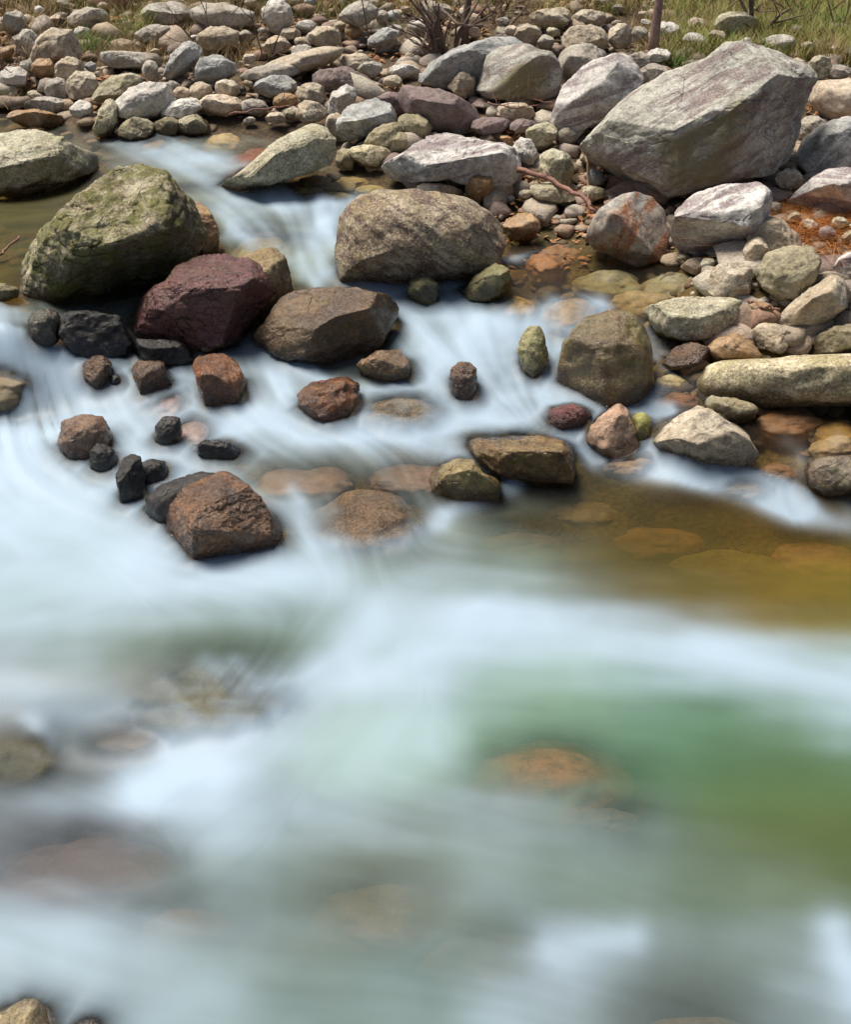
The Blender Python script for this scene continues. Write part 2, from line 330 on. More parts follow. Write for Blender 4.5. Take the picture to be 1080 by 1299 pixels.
def rock(label, shape, style, ang=.5, D=1., facets=None, tint=(1, 1, 1), sink=.0, lift=.05, seed=None, name='rock', base=None, rough=1., cat='rock', lv=None, group=None, push=.25, st=None):
    """a stone whose outline seen from the photo's side is `shape` (photo pixels): either a polygon or (cx, cy, w, h, angle)"""
    seed = seed if seed is not None else (len(ROCKS) * 7 + 3)
    r = np.random.default_rng(seed + 99)
    if isinstance(shape[0], (int, float)):
        cx, cy, ww, hh = shape[:4]; an = math.radians(shape[4]) if len(shape) > 4 else 0
        pts = []; k = 9; ph = r.uniform(0, 6.28)
        for i in range(k):
            t = 2 * math.pi * (i + r.uniform(-.25, .25)) / k + ph; q = r.uniform(.93, 1.12)
            x = math.cos(t) * ww / 2 * q; y = math.sin(t) * hh / 2 * q
            pts.append((cx + x * math.cos(an) - y * math.sin(an), cy - x * math.sin(an) - y * math.cos(an)))
        shape = pts
    sp = np.array(shape, float); ymax = sp[:, 1].max(); ymin = sp[:, 1].min(); x0, x1 = sp[:, 0].min(), sp[:, 0].max()
    cx, cy = (x0 + x1) / 2, (ymin + ymax) / 2
    Pb = hit(cx, base if base else ymax, lift)
    dc = ray(cx, cy); dc /= np.linalg.norm(dc)
    fw = np.linalg.norm(Pb - CAM)
    # plane facing the camera, holding the outline
    W_px = (x1 - x0) / F * fw; H_px = (ymax - ymin) / F * fw
    Dh = .5 * (.55 * W_px + .45 * H_px) * D
    dist = fw + push * Dh
    C = CAM + dc * dist
    U = np.cross(dc, [0, 0, 1.]); U /= np.linalg.norm(U); V = np.cross(U, dc)
    rr = ray(sp[:, 0], sp[:, 1]); t = dist / (rr @ dc); Q = rr * t[:, None] - dc * dist
    uv = np.stack([Q @ U, Q @ V], -1)
    c = np.array([(uv[:, 0].min() + uv[:, 0].max()) / 2, (uv[:, 1].min() + uv[:, 1].max()) / 2])
    if sink:
        h = uv[:, 1].max() - uv[:, 1].min(); k = np.clip((c[1] - uv[:, 1]) / (.5 * h), 0, 1); uv[:, 1] -= sink * h * k
    size = .5 * math.sqrt(W_px * H_px + 1e-9)
    wf_, gf_ = Wf(Pb[None, :2])[0], Gf(Pb[None, :2])[0] + .02
    if cy < 330 and .25 < ang < .7 and not facets: ang = .75
    npx = (x1 - x0)
    lv = lv or (6 if npx > 150 else 5 if npx > 30 else 4)
    a, Fc = ico(lv)
    if facets: facets = [(f[0], f[1], f[2], f[3] * W_px / 2, f[4] * H_px / 2, f[5] * Dh) for f in facets]
    if style in ('olive', 'purple', 'orange', 'peach') and cy < 460:
        g_ = sum(tint) / 3; tint = tuple(x * .6 + g_ * .4 for x in tint)
    L, S_, fr_ = shape_rock(a, polyR(uv, c), Dh, seed, ang, facets, size, rough, r.uniform(-40, 50) if st is None else st)
    Wd = C + (L[:, :1] + c[0]) * U + (L[:, 1:2] + c[1]) * V + L[:, 2:3] * dc
    loc = np.array([C[0], C[1], Wd[:, 2].min()])
    o = mesh_obj(name, Wd - loc, Fc, MAT[style], loc)
    sa_ = o.data.attributes.new('strata', 'FLOAT_VECTOR', 'POINT'); sa_.data.foreach_set('vector', (S_ + seed * .37).astype(np.float32).ravel())
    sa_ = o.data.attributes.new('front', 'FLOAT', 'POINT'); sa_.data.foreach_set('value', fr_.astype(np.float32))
    tv = r.uniform(.86, 1.14)
    if wf_ > gf_ and cy > 315 and cx < 850: tv *= .84; o.color = (tint[0] * tv, tint[1] * tv, tint[2] * tv, 1)
    tag(o, label, cat, group); ROCKS.append(o); solid(Wd, Fc)
    FOOT.append((cx, cy, (x1 - x0) / 2, (ymax - ymin) / 2, label))
    # a dark, glossy wet band where the stream laps at the stone
    wl = Wf(loc[None, :2])[0]; gl_ = Gf(loc[None, :2])[0]
    wet = np.zeros(len(Wd))
    if wl > gl_ - .03 and cy > 130:
        wv = Wf(Wd[:, :2]); wet = np.clip(1 - (Wd[:, 2] - wv - .055 - .035 * fbm(Wd * 9, 3, seed)) / .03, 0, 1)
    a_ = o.data.attributes.new('wet', 'FLOAT', 'POINT'); a_.data.foreach_set('value', wet.astype(np.float32))
    return o

def sub(label, cx, cy, ww, hh, style, depth=.02, tint=(1, 1, 1), an=0, rz=None, name='submerged_rock', rough=.5):
    """a stone lying under the surface, its top `depth` below it"""
    seed = len(ROCKS) * 7 + 5; r = np.random.default_rng(seed)
    P = hit(cx, cy); d = P - CAM; fw = np.linalg.norm(d); dec = math.asin(-d[2] / fw)
    rx = ww / 2 * fw / F; ry = hh / 2 * fw / F / math.sin(dec) * .9; rzv = rz if rz else .5 * min(rx, ry) + .02
    a, Fc = ico(5)
    an = math.radians(an); ca, sa = math.cos(an), math.sin(an)
    q = a + .18 * fbm(a * 1.3 + seed, 3, seed)[:, None] * a + .05 * rough * fbm(a * 5, 3, seed)[:, None] * a
    x, y = q[:, 0] * rx, q[:, 1] * ry
    z = np.sign(q[:, 2]) * np.abs(q[:, 2]) ** .8 * rzv
    L = np.stack([x * ca - y * sa, x * sa + y * ca, z], -1)
    C = np.array([P[0], P[1], P[2] - depth - L[:, 2].max()])
    Wd = C + L; loc = np.array([C[0], C[1], Wd[:, 2].min()])
    o = mesh_obj(name, Wd - loc, Fc, MAT[style], loc); o.color = (*tint, 1)
    tag(o, label, 'rock'); ROCKS.append(o); solid(Wd, Fc)
    FOOT.append((cx, cy, ww / 2, hh / 2, label))
    return o
# ------------------------------------------------------------------ the stones, one by one (outlines in photo pixels)
R = rock
# big boulders
R('huge angular grey boulder with purple stripes on its sloping top, largest on the right bank',
  [(735,187),(746,165),(781,130),(816,106),(858,88),(897,74),(918,58),(953,53),(992,56),(1017,67),(1038,84),(1038,104),(1026,137),(1013,172),(999,204),(981,220),(939,230),(883,243),(841,251),(816,244),(777,230),(753,220),(735,204)],
  'banded', st=36, facets=[(-.34,.62,-.62,0,.02,-.85),(.16,-.22,-.96,.05,.0,-.85),(.75,-.25,-.6,.75,-.1,-.45),(-.9,-.3,-.35,-.85,-.5,-.1),(.5,.8,-.3,.7,.7,-.2)], seed=11, push=.25, D=.95, rough=.55, name='boulder', lv=7)
R('tall mossy grey boulder, largest in the stream at the left',
  [(21,341),(32,313),(70,279),(88,263),(120,239),(148,218),(176,210),(208,221),(232,239),(246,256),(260,284),(266,316),(250,332),(225,345),(197,362),(169,380),(134,401),(88,408),(46,394),(24,369)],
  'mossy', st=70, facets=[(-.2,.7,-.65,0,.1,-.9),(.12,-.9,-.5,0,-.1,-.8),(.8,.2,-.5,.7,.3,-.5),(-.7,-.1,-.65,-.6,-.3,-.6)], seed=23, name='boulder', lv=7, sink=.0, push=.5, rough=1.2)
R('orange brown wet rock pressed against the right flank of the tall mossy boulder', [(236,250),(250,256),(264,266),(277,290),(278,315),(264,330),(240,328)], 'orange', tint=(.8,.75,.7), ang=.3)
R('dark red boulder with wet brown flank leaning below the mossy boulder',
  [(162,404),(176,383),(211,355),(225,337),(253,323),(281,321),(317,327),(348,341),(355,357),(345,374),(317,400),(299,422),(267,434),(239,436),(197,434),(172,420)],
  'red', facets=[(-.1,.75,-.6,.1,.25,-.85),(-.2,-.3,-.93,0,0,-.85),(.7,-.5,-.5,.55,-.4,-.4)], seed=31, name='boulder', sink=.15, lv=7)
R('yellow brown lump of rock behind the right shoulder of the dark red boulder', [(303,327),(324,316),(348,314),(364,330),(368,350),(373,372),(355,395),(331,400),(315,370)], 'olive', tint=(1.1,.85,.6), ang=.4, sink=.2)
R('big rounded brown boulder with diagonal stripes standing mid stream',
  [(426,316),(431,284),(445,260),(462,247),(484,241),(512,240),(547,244),(589,253),(617,267),(638,282),(643,305),(631,332),(610,345),(568,352),(526,359),(484,360),(449,348),(428,341)],
  'dome', tint=(.86,.72,.62), st=-38, facets=[(.05,-.85,-.55,.2,-.4,-.75)], ang=.0, seed=41, name='boulder', sink=.3, rough=.7, lv=7)
R('flat topped wet brown boulder with pointed right end below the dark red one',
  [(318,432),(335,398),(365,372),(400,364),(450,366),(490,374),(511,391),(500,405),(484,425),(455,442),(420,448),(380,440),(340,440)],
  'wetgray', facets=[(-.1,.85,-.5,0,.15,-.8),(.25,-.5,-.83,.2,-.1,-.8)], seed=51, sink=.3, name='boulder', tint=(.85,.66,.45), st=20)
R('olive boulder half veiled by falling water right of centre',
  [(708,478),(716,435),(742,402),(775,392),(798,394),(817,412),(829,442),(833,475),(825,495),(795,503),(760,499),(725,492)],
  'wetgray', facets=[(-.3,.65,-.7,-.1,.25,-.85),(.3,-.2,-.93,.1,0,-.9),(.85,.2,-.4,.7,0,-.3)], seed=61, sink=.3, name='boulder', tint=(1.2,1.15,.8))
R('wet brown angular rock with pale top and green edge, lowest in the stream at left',
  [(208,645),(229,624),(281,595),(299,602),(327,627),(352,655),(361,680),(352,692),(310,697),(267,702),(225,694),(208,673)],
  'wet', facets=[(-.25,.72,-.65,-.1,.1,-.8),(.12,-.62,-.78,.1,-.45,-.75),(.7,.3,-.6,.6,.2,-.5)], seed=71, sink=.35, tint=(1.05,1.,1.), name='boulder', lv=7)
R('grey flat boulder with cracked top at the left edge above the olive pool',
  [(-40,176),(0,166),(50,165),(75,172),(100,188),(124,194),(124,212),(90,224),(50,237),(20,242),(-40,240)],
  'lichen', facets=[(.1,.9,-.42,0,.35,-.7),(.25,-.55,-.8,.1,-.1,-.75)], seed=81, name='boulder', sink=.1, tint=(1.15,1.05,.95))
R('long olive slab with fluted dark flank slanting into the upper channel',
  [(272,240),(300,222),(330,195),(365,170),(405,153),(422,160),(427,188),(420,208),(395,220),(340,236),(295,244)],
  'lichen', st=75, facets=[(-.5,.6,-.6,0,.2,-.8),(.3,-.3,-.9,.2,-.1,-.8)], seed=91, name='boulder', tint=(.9,.85,.65))
R('broad white layered slab above the striped boulder',
  [(482,214),(500,203),(530,182),(555,170),(590,174),(640,182),(668,198),(671,212),(655,228),(640,244),(610,240),(570,228),(520,231),(490,227)],
  'veined', facets=[(-.1,.82,-.55,0,.12,-.8),(.15,-.45,-.88,.1,0,-.8)], seed=101, name='boulder', rough=1.6, tint=(1.05,.98,.92))
R('ochre cube of rock under the right end of the white slab', [(590,222),(605,218),(624,222),(626,245),(610,256),(592,252)], 'orange', tint=(.8,.85,.8), ang=.7)
R('square olive grey boulder at the top centre of the bank',
  [(607,118),(610,75),(630,60),(665,57),(700,66),(716,88),(710,118),(690,129),(650,129),(615,130)], 'banded', ang=.6, seed=111, tint=(.9,.85,.7), name='boulder')
R('grey slanting boulder behind the square olive one', [(530,102),(545,80),(575,63),(625,46),(655,45),(672,60),(640,90),(600,112),(570,116),(540,112)], 'blue', ang=.6, tint=(1.05,.98,.92), name='boulder')
R('small brown pointed rock between the two boulders at top centre', [(568,110),(588,86),(606,98),(605,122),(585,126)], 'tan', tint=(.65,.6,.55), ang=.8)
R('large purple slab leaning on the bank above the white slab', [(500,122),(515,107),(540,110),(580,122),(606,137),(610,154),(590,168),(550,168),(530,154),(510,140)], 'purple', ang=.6, seed=121, name='boulder', D=.8)
R('dull purple flat rock left of the large purple slab', [(392,102),(405,88),(440,85),(465,95),(482,112),(470,122),(430,122),(400,114)], 'purple', ang=.4, tint=(1.15,1.2,1.2))
R('white capped rock with dark hollow front by the upper channel', [(427,154),(445,132),(475,123),(495,130),(506,147),(498,163),(470,170),(445,180),(430,175)], 'blue',
  facets=[(-.1,.9,-.4,0,.1,-.75),(.1,-.75,-.65,0,0,-.7)], seed=131, tint=(1.25,1.3,1.25))
R('white and grey two faced boulder touching the huge boulder on its left', [(700,160),(705,130),(715,108),(745,80),(780,66),(800,70),(818,98),(812,115),(785,135),(772,150),(745,163),(730,180),(708,180)], 'veined',
  facets=[(-.5,.6,-.6,0,.15,-.8),(-.2,-.45,-.87,-.3,-.1,-.85),(.6,.2,-.75,.3,.3,-.7)], seed=141, name='boulder', tint=(.85,.87,.87))
R('grey blocky boulder at the top between the square and the two faced boulders', [(708,74),(720,58),(750,56),(770,65),(775,95),(740,112),(712,110)], 'gray', ang=.7, tint=(.8,.8,.85))
R('rust streaked rounded rock at the edge of the right pool', [(738,298),(758,270),(780,252),(805,243),(830,249),(848,272),(852,300),(840,322),(815,334),(785,322),(755,310)], 'rust', st=72, ang=.35, seed=151, name='boulder', sink=.1)
R('pale purple veined rock with a black hollow under it', [(850,300),(858,268),(880,245),(910,236),(960,232),(985,236),(981,260),(962,292),(945,314),(930,326),(890,330),(855,322)], 'veined',
  facets=[(-.15,.8,-.55,0,.1,-.8),(-.15,-.93,-.35,-.2,.05,-.7),(.75,-.1,-.65,.6,0,-.6)], seed=161, st=30, name='boulder', tint=(.88,.86,.86))
R('grey white boulder at the right edge above the pine needles', [(1000,256),(1020,232),(1045,217),(1075,213),(1110,222),(1120,262),(1060,272),(1028,266)], 'veined', ang=.5, seed=171, tint=(1.05,1.05,1.05),
  facets=[(-.1,.85,-.5,0,.2,-.8),(-.3,-.7,-.65,-.1,-.1,-.75)])
R('blue grey boulder at the right edge beside the huge boulder', [(1006,202),(1020,175),(1045,155),(1080,146),(1120,150),(1125,208),(1060,220),(1022,220)], 'blue', ang=.5, seed=181, tint=(1.15,1.17,1.15), name='boulder')
R('pinkish boulder with smooth top at the right edge, topmost there', [(1026,128),(1035,103),(1080,100),(1120,106),(1125,155),(1050,154)], 'peach', tint=(.9,.82,.8), ang=.2)
R('small round grey stone wedged right of the huge boulder', (1031,164,36,34), 'gray')
R('small tan stone below the lower right corner of the huge boulder', (1002,228,38,28), 'tan', ang=.7)
R('upper olive beige rock right of the pale purple one', [(946,318),(952,288),(965,272),(990,276),(1014,298),(1022,320),(990,326),(960,330)], 'tan', tint=(.95,.95,.8), ang=.5)
R('slim beige rock leaning on the upper olive beige rock', (960,322,34,46), 'tan', tint=(1.05,1.1,1.), ang=.5)
R('round yellow green faced stone right of the pool', [(957,345),(973,322),(1005,311),(1030,314),(1042,332),(1035,358),(1012,381),(990,382),(965,364)], 'olive', tint=(1.35,1.3,.9), ang=.5,
  facets=[(-.1,.85,-.5,0,.4,-.7),(0,-.3,-.95,0,-.1,-.85)], seed=191)
R('brownish white stone with square face left of the yellow green one', [(896,364),(906,340),(925,332),(950,334),(958,345),(950,372),(930,380),(902,376)], 'tan', tint=(.95,.9,.85), ang=.8)
R('flat lichened slab lying at the pool edge with pinkish top', [(815,407),(822,390),(860,378),(900,375),(930,376),(947,388),(940,407),(915,427),(870,436),(835,428)], 'lichen',
  facets=[(-.05,.93,-.35,0,.4,-.6),(.1,-.4,-.9,0,0,-.8)], seed=201, D=.9)
R('beige rectangular block tilted at the right edge', [(981,407),(1010,380),(1050,352),(1065,350),(1080,365),(1077,387),(1050,407),(1020,423),(990,416)], 'tan', tint=(1.2,1.2,1.25),
  facets=[(-.3,.8,-.5,0,.3,-.8),(.3,-.5,-.8,0,-.05,-.85)], seed=211)
R('small pale brick shaped stone below the beige block', [(952,422),(965,410),(990,412),(1010,426),(1006,443),(990,449),(963,442)], 'tan', tint=(1.25,1.2,1.), ang=.7)
R('dark olive stone at the right edge below the beige block', [(1016,443),(1035,427),(1060,413),(1100,408),(1105,438),(1060,449),(1035,451)], 'olive', tint=(.9,.95,.9), ang=.4)
R('purple white rock at the right edge above the beige block', [(1046,358),(1060,330),(1080,318),(1115,318),(1118,370),(1070,368)], 'veined', tint=(.9,.82,.85), ang=.5)
R('long speckled yellow slab, lowest dry stone on the right bank', [(879,486),(885,465),(915,457),(980,455),(1040,451),(1130,446),(1140,502),(1050,506),(980,506),(920,500),(890,494)], 'lowwall', ang=.25, seed=221, name='boulder', sink=.2, D=.8)
R('reddish brown wrinkled stone left of the long speckled slab', [(841,463),(855,441),(875,434),(900,441),(899,462),(870,471),(850,471)], 'wet', ang=.6, tint=(1.6,1.4,1.3))
R('rounded brown stone behind the left end of the long speckled slab', [(893,444),(912,428),(935,424),(955,434),(970,456),(960,462),(905,460)], 'orange', tint=(.6,.6,.65), ang=.3)
R('tiny tan stone in the gap above the small brick shaped stone', (964,395,38,24), 'orange', tint=(.9,1,1), ang=.6)
R('reddish pyramid rock in the stream right of centre', [(742,547),(760,530),(785,510),(797,520),(806,545),(813,560),(790,573),(765,565)], 'tan', tint=(.95,.75,.7), ang=.7, sink=.4,
  facets=[(-.5,.6,-.6,-.1,.2,-.8),(.4,-.1,-.9,.1,0,-.8)], seed=231)
R('small yellow green stone behind the reddish pyramid rock', (814,540,28,36), 'olive', tint=(1.1,1.2,.6), ang=.4, sink=.4)
R('wedge shaped grey beige rock with mossy tip in the lower right shallows', [(827,547),(850,535),(885,515),(915,525),(945,545),(965,566),(955,578),(925,581),(890,575),(850,563)], 'tan', tint=(1.1,1.05,.95),
  facets=[(-.2,.75,-.6,0,.3,-.8),(.3,-.45,-.85,.2,-.1,-.8)], seed=241, sink=.4, name='boulder')
R('small mossy jagged stone between the wedge shaped rock and the long slab', [(893,508),(905,502),(935,505),(962,513),(958,528),(935,533),(905,523)], 'olive', tint=(.75,.8,.5), ang=.8, sink=.3)
R('glossy tan rock at the right edge in the lower shallows', [(1010,597),(1028,581),(1070,577),(1120,580),(1120,614),(1050,615),(1014,611)], 'wetgray', tint=(1.5,1.4,1.), ang=.4, sink=.4)
R('flat olive stone with wet brown hollow in the white water under the centre band', [(582,562),(620,556),(660,553),(705,556),(728,565),(735,580),(724,600),(690,605),(650,598),(610,585),(590,577)], 'wetgray',
  facets=[(0,.92,-.4,0,.4,-.6),(.1,-.5,-.85,0,0,-.8)], seed=251, sink=.4, tint=(1.05,.85,.5))
R('jagged olive brown rock with undercut below the flat olive stone', [(545,602),(560,590),(580,582),(600,583),(614,600),(635,610),(638,630),(605,634),(580,627),(560,627),(548,617)], 'wetgray', tint=(1.1,1,.6), ang=.9, sink=.4)
R('dark maroon egg shaped stone left of the reddish pyramid rock', (721,527,54,28,5), 'red', tint=(.8,.6,.6), ang=.1, sink=.4)
R('pale green rounded stone standing in the main chute', (677,443,38,60), 'lichen', tint=(.95,.95,.7), ang=.15, sink=.2)
R('small brown stone with water parting round it below the main chute', (587,480,36,48), 'wet', ang=.3, sink=.3, tint=(1.2,1.2,1.3))
R('brown stone with sharp top in the middle of the cascade', [(450,463),(480,445),(505,444),(521,460),(522,480),(500,484),(465,474)], 'wet', ang=.7, sink=.3, tint=(1.4,1.5,1.4))
R('orange brown wet stone with pale right rim in the cascade', [(375,500),(395,484),(440,476),(455,484),(456,503),(440,522),(415,534),(385,524)], 'wet', ang=.7, sink=.35, tint=(1.35,1.,.7), seed=261)
R('small mossy knob under the striped boulder', (538,368,42,36), 'olive', tint=(.65,.7,.45), ang=.4, sink=.3)
R('mossy flat stone under the right end of the striped boulder', [(580,372),(600,352),(628,334),(645,340),(652,358),(640,372),(605,380)], 'olive', tint=(.8,.85,.55), ang=.7, sink=.3)
R('orange stone at the foot of the branch beside the right pool', (662,289,48,38), 'orange', ang=.4, tint=(.9,.85,.7))
R('orange brown wet block under the flat topped boulder on the left', [(244,464),(250,452),(280,447),(300,460),(312,481),(303,503),(275,518),(260,504),(250,487)], 'wet', ang=.6, sink=.3, tint=(1.3,.9,.6), seed=271)
R('dark brown square rock left of the orange brown wet block', [(165,468),(175,457),(208,459),(219,485),(205,495),(178,493)], 'wet', ang=.6, sink=.3)
R('dark wet rock beneath the left foot of the mossy boulder', (122,470,38,40), 'wet', ang=.5, sink=.3, tint=(.9,.8,.7))
R('rock blackened as the overhang shade in the hollow beneath the mossy boulder', [(60,400),(100,395),(150,400),(170,430),(150,450),(110,448),(75,430)], 'black', ang=.5, sink=.3, tint=(.5,.5,.5))  # overhang shadow painted in: black stone, tint darkened further
R('wet rock blackened as hollow shade, holding up the dark red boulder', [(165,430),(230,432),(250,452),(220,462),(175,455)], 'black', tint=(.5,.5,.5), ang=.5, sink=.3)  # darkened colour stands for the shadow in the gap between boulders
R('blue grey wet stone at the lip of the left fall', (55,414,42,44), 'wetgray', tint=(.55,.6,.6), ang=.3, sink=.2)
R('tiny golden stone under the dark red boulder', (264,437,32,22), 'orange', tint=(.7,.7,.45), ang=.6)
R('small olive stone at the left edge beside the mossy boulder', (2,372,44,24), 'olive', tint=(1,1,.6), ang=.3)
R('tiny black pebble beside the dark wet rock in the cascade', (146,482,14,14), 'black', ang=.2)
R('brown hump shaped rock with smooth wet top above the black stones', [(72,560),(80,535),(105,524),(130,528),(140,545),(140,572),(110,578),(85,574)], 'wet', tint=(1.3,1.3,1.4), ang=.2, sink=.3)
R('black round stone, leftmost of the black cluster', (131,580,36,34), 'black', ang=.2, sink=.3)
R('black upright stone in the middle of the black cluster', (165,608,34,68,0), 'black', ang=.4, sink=.2)
R('black humped stone, rightmost of the black cluster', (193,598,42,32), 'black', ang=.3, sink=.3)
R('dark grey stone half drowned behind the lowest brown rock', (232,628,110,44,18), 'black', tint=(1.6,1.5,1.5), ang=.1, sink=.3)
R('grey egg shaped stone in the white water left of centre', (214,546,34,40,-25), 'black', tint=(1.8,1.7,1.8), ang=.1, sink=.3)
R('flat black stone with lumpy right end in the white water', (277,571,64,24,-6), 'black', ang=.5, sink=.3)
R('near grey tan rock with rough top in the bottom left corner', [(-30,1320),(-22,1288),(0,1284),(15,1276),(30,1269),(50,1272),(64,1284),(74,1300),(84,1360),(-30,1370)], 'lichen', tint=(1.1,1.,.85), ang=.6, seed=281, base=1340)
R('dark tip of a rock at the bottom edge beside the near tan one', (110,1306,36,26), 'wetgray', ang=.5)
# mid bank left
R('white rounded boulder at the left water edge with square mark on top', [(144,132),(163,112),(190,104),(215,106),(225,135),(200,150),(165,152),(147,150)], 'white', ang=.3, seed=291, tint=(1,.98,.9), name='boulder')
R('upright grey green stone left of the white rounded boulder', [(117,168),(125,140),(138,123),(148,130),(147,160),(142,177),(125,177)], 'lichen', ang=.5, tint=(1.,1.05,1.))
R('brown cracked stone under the white rounded boulder', (173,164,50,28), 'olive', tint=(1.1,1,.9), ang=.5)
R('olive brown stone right of the cracked one under the white boulder', (213,161,34,26), 'olive', tint=(.85,.7,.5))
R('round olive stone at the water edge right of the white boulder', (246,159,40,26), 'olive', tint=(1.1,1,.7), ang=.4)
R('peach coloured flat topped stone at the left water edge', (280,134,58,30), 'peach', ang=.5)
R('pale sloping stone between the white boulder and the peach stone', (230,139,56,28,15), 'white', tint=(1,.95,.85))
R('pale blue grey smooth stone with dark underside on the left bank', [(243,92),(253,75),(275,69),(297,80),(300,97),(275,104),(250,106)], 'blue', tint=(1.25,1.25,1.25), ang=.35, seed=301)
R('blue grey mottled stone leaning beside the smooth pale one on the left bank', [(204,94),(220,65),(240,50),(256,58),(252,77),(235,94),(215,101)], 'blue', ang=.6, seed=311, tint=(1.05,1.08,1.1))
R('olive grey long stone lying behind the leaning blue grey stone', (165,76,84,24,-3), 'gray', tint=(.95,.9,.75))
R('small white stone with wet base at the left water edge', (104,139,30,24), 'white', tint=(1.1,1.05,.9))
R('pale flat stone at the left water edge above the wet reddish one', (60,136,62,26), 'gray', tint=(1.1,1.08,1.), ang=.3)
R('wet reddish flat rock in the water at the left edge', (44,151,74,24,-8), 'orange', tint=(.85,.75,.8), ang=.3)
R('white stone with dark end at the left edge of the bank', (17,99,40,30), 'white', ang=.6)
R('big tan pink boulder in the dry grass at the upper left', [(35,80),(45,50),(65,35),(90,38),(103,60),(98,80),(65,84)], 'tan', tint=(.95,.88,.85), ang=.3, seed=321, name='boulder')
R('brown stone at the top left corner among twigs', (16,28,32,30), 'gray', tint=(.8,.75,.65))
R('dark grey stone below the top left corner stone', (34,55,32,34), 'gray', tint=(.6,.58,.55))
R('tan stone right of the big tan pink boulder', (89,88,38,32), 'tan')
R('orange tinted upright stone below the big tan pink boulder', (55,88,30,30), 'orange', tint=(.95,1.1,1.2))
R('beige sloping stone in the row above the white rounded boulder', (104,108,44,36,20), 'tan', tint=(1.15,1.15,1.1))
R('long olive stone slanting up to the right on the left bank', (150,112,74,30,22), 'olive', tint=(1.15,1.05,.8), ang=.4)
R('pinkish grey stone left of the beige sloping stone', (72,113,30,28), 'gray', tint=(1.05,1,.95))
R('broad grey stone in the grass at the top, second from the left corner', (112,23,58,26), 'gray', tint=(1,.95,.85))
R('flat grey brown stone at the top left of centre', (212,16,66,28), 'gray', tint=(1,.93,.8), ang=.3)
R('long rounded grey boulder at the top beside the thin bare shrub', (283,21,86,36,-6), 'gray', tint=(1.05,1,.85), ang=.2, name='boulder')
R('grey stone under the flat grey brown one near the top', (194,42,48,22,10), 'gray', tint=(1.1,1.08,1.))
R('round tan stone under the long rounded grey boulder', (277,50,56,34), 'tan', tint=(.9,.88,.8), ang=.15)
R('long low grey stone with rounded end on the left centre bank', (342,94,78,26,8), 'gray', tint=(1.1,1.05,.9), ang=.2)
R('dark blue grey stone below the long low grey stone', (347,109,56,28,8), 'blue', tint=(.8,.82,.92), ang=.3)
R('orange brown stone below the dark blue grey stone', (363,128,36,20), 'orange', tint=(.85,1,1.1), ang=.2)
R('small square tan stone below the smooth pale blue grey one', (255,115,30,22), 'tan', tint=(1.05,1,.9), ang=.7)
R('small triangular tan stone left of the dark blue grey stone', (288,114,32,26,-15), 'tan', tint=(1,1,.95), ang=.8)
R('small upright grey tan stone left of the leaning blue grey stone', (190,89,20,26), 'gray', tint=(.95,.85,.75))
R('flat greyish stone between the peach stone and the orange brown one', (322,135,38,20), 'gray', tint=(1.05,.98,.85))
R('tiny peach stone below the leaning blue grey stone', (231,118,24,16,-10), 'peach')
R('tiny grey stone at the foot of the thin bare shrub', (310,46,20,16), 'gray')
R('white upright rounded boulder at the top left of centre', (353,21,42,44), 'white', tint=(1,.96,.85), ang=.2, name='boulder', seed=331)
R('salmon stone below the white upright boulder', (352,57,32,22), 'peach', tint=(.95,.85,.8))
R('small cream stone at the water edge below the orange brown one', (350,150,28,16), 'tan', tint=(1.2,1.15,1))
R('long pale tan boulder lying on the bank left of the purple rock', (382,78,106,28,14), 'tan', tint=(1.1,1.12,1.1), ang=.15, name='boulder')
R('tan pointed stone behind the long pale tan boulder', (411,48,44,30), 'tan', tint=(1.1,1.1,1.))
R('flat brownish stone left of the tan pointed stone', (385,67,34,22), 'gray', tint=(1.05,.95,.85))
R('small light stone above the tan pointed stone', (388,34,30,18), 'white', tint=(.95,.9,.85))
R('small stone between the white upright boulder and the light stone', (368,43,26,16), 'tan')
R('round tan boulder with dark gap beneath at the top centre', (456,17,50,32,10), 'gray', tint=(1.15,1.1,.98), ang=.1, lift=.12)
R('small upright stone right of the round tan boulder', (485,22,16,20), 'gray', tint=(1.1,1,.9))
R('long white grey stone tilted up to the right near the top centre', (488,47,50,22,28), 'blue', tint=(1.35,1.35,1.3), ang=.5)
R('white angular stone left of the white capped rock', [(414,145),(420,118),(440,106),(452,112),(452,128),(436,140),(422,150)], 'white', tint=(1,.97,.92), ang=.7)
R('tan angular stone left of the white angular stone', (396,119,40,28), 'tan', tint=(1.1,1.08,1.))
R('reddish tan stone below the tan angular one', (394,142,42,28), 'tan', tint=(1.05,.9,.8))
R('grey stone dark below, left of the dull purple rock', (362,110,32,22), 'gray', tint=(.7,.72,.75))
R('purple brown stone between the white capped rock and the purple slab', (500,131,46,28,-25), 'purple', tint=(1.,.95,.9), ang=.6)
R('pinkish stone above the dull purple rock', (470,87,32,20), 'gray', tint=(1.1,.98,.95))
R('cream flat stone above the purple slab', (512,90,42,18), 'white', tint=(1,.98,.85))
R('small brown stone left of the cream flat stone', (452,78,38,22), 'tan', tint=(.75,.7,.65))
R('grey tan pebble above the white capped rock', (499,103,24,16), 'tan', tint=(1.1,1,.9))
R('slanting olive stone in front of the purple slab, right of the white capped rock', (486,173,54,28,32), 'olive', tint=(1.15,1.05,.75), ang=.4)
R('flat olive tan stone resting on the white slab rear edge', (503,180,42,22,20), 'olive', tint=(1.25,1.15,.95))
R('greenish brown stone between the purple and white slabs', (527,160,46,30,-20), 'olive', tint=(1,.95,.9), ang=.4)
R('cream and green stone at the upper channel edge', (470,198,68,28,-6), 'lowwall', tint=(1.1,1.15,1.1), ang=.4)
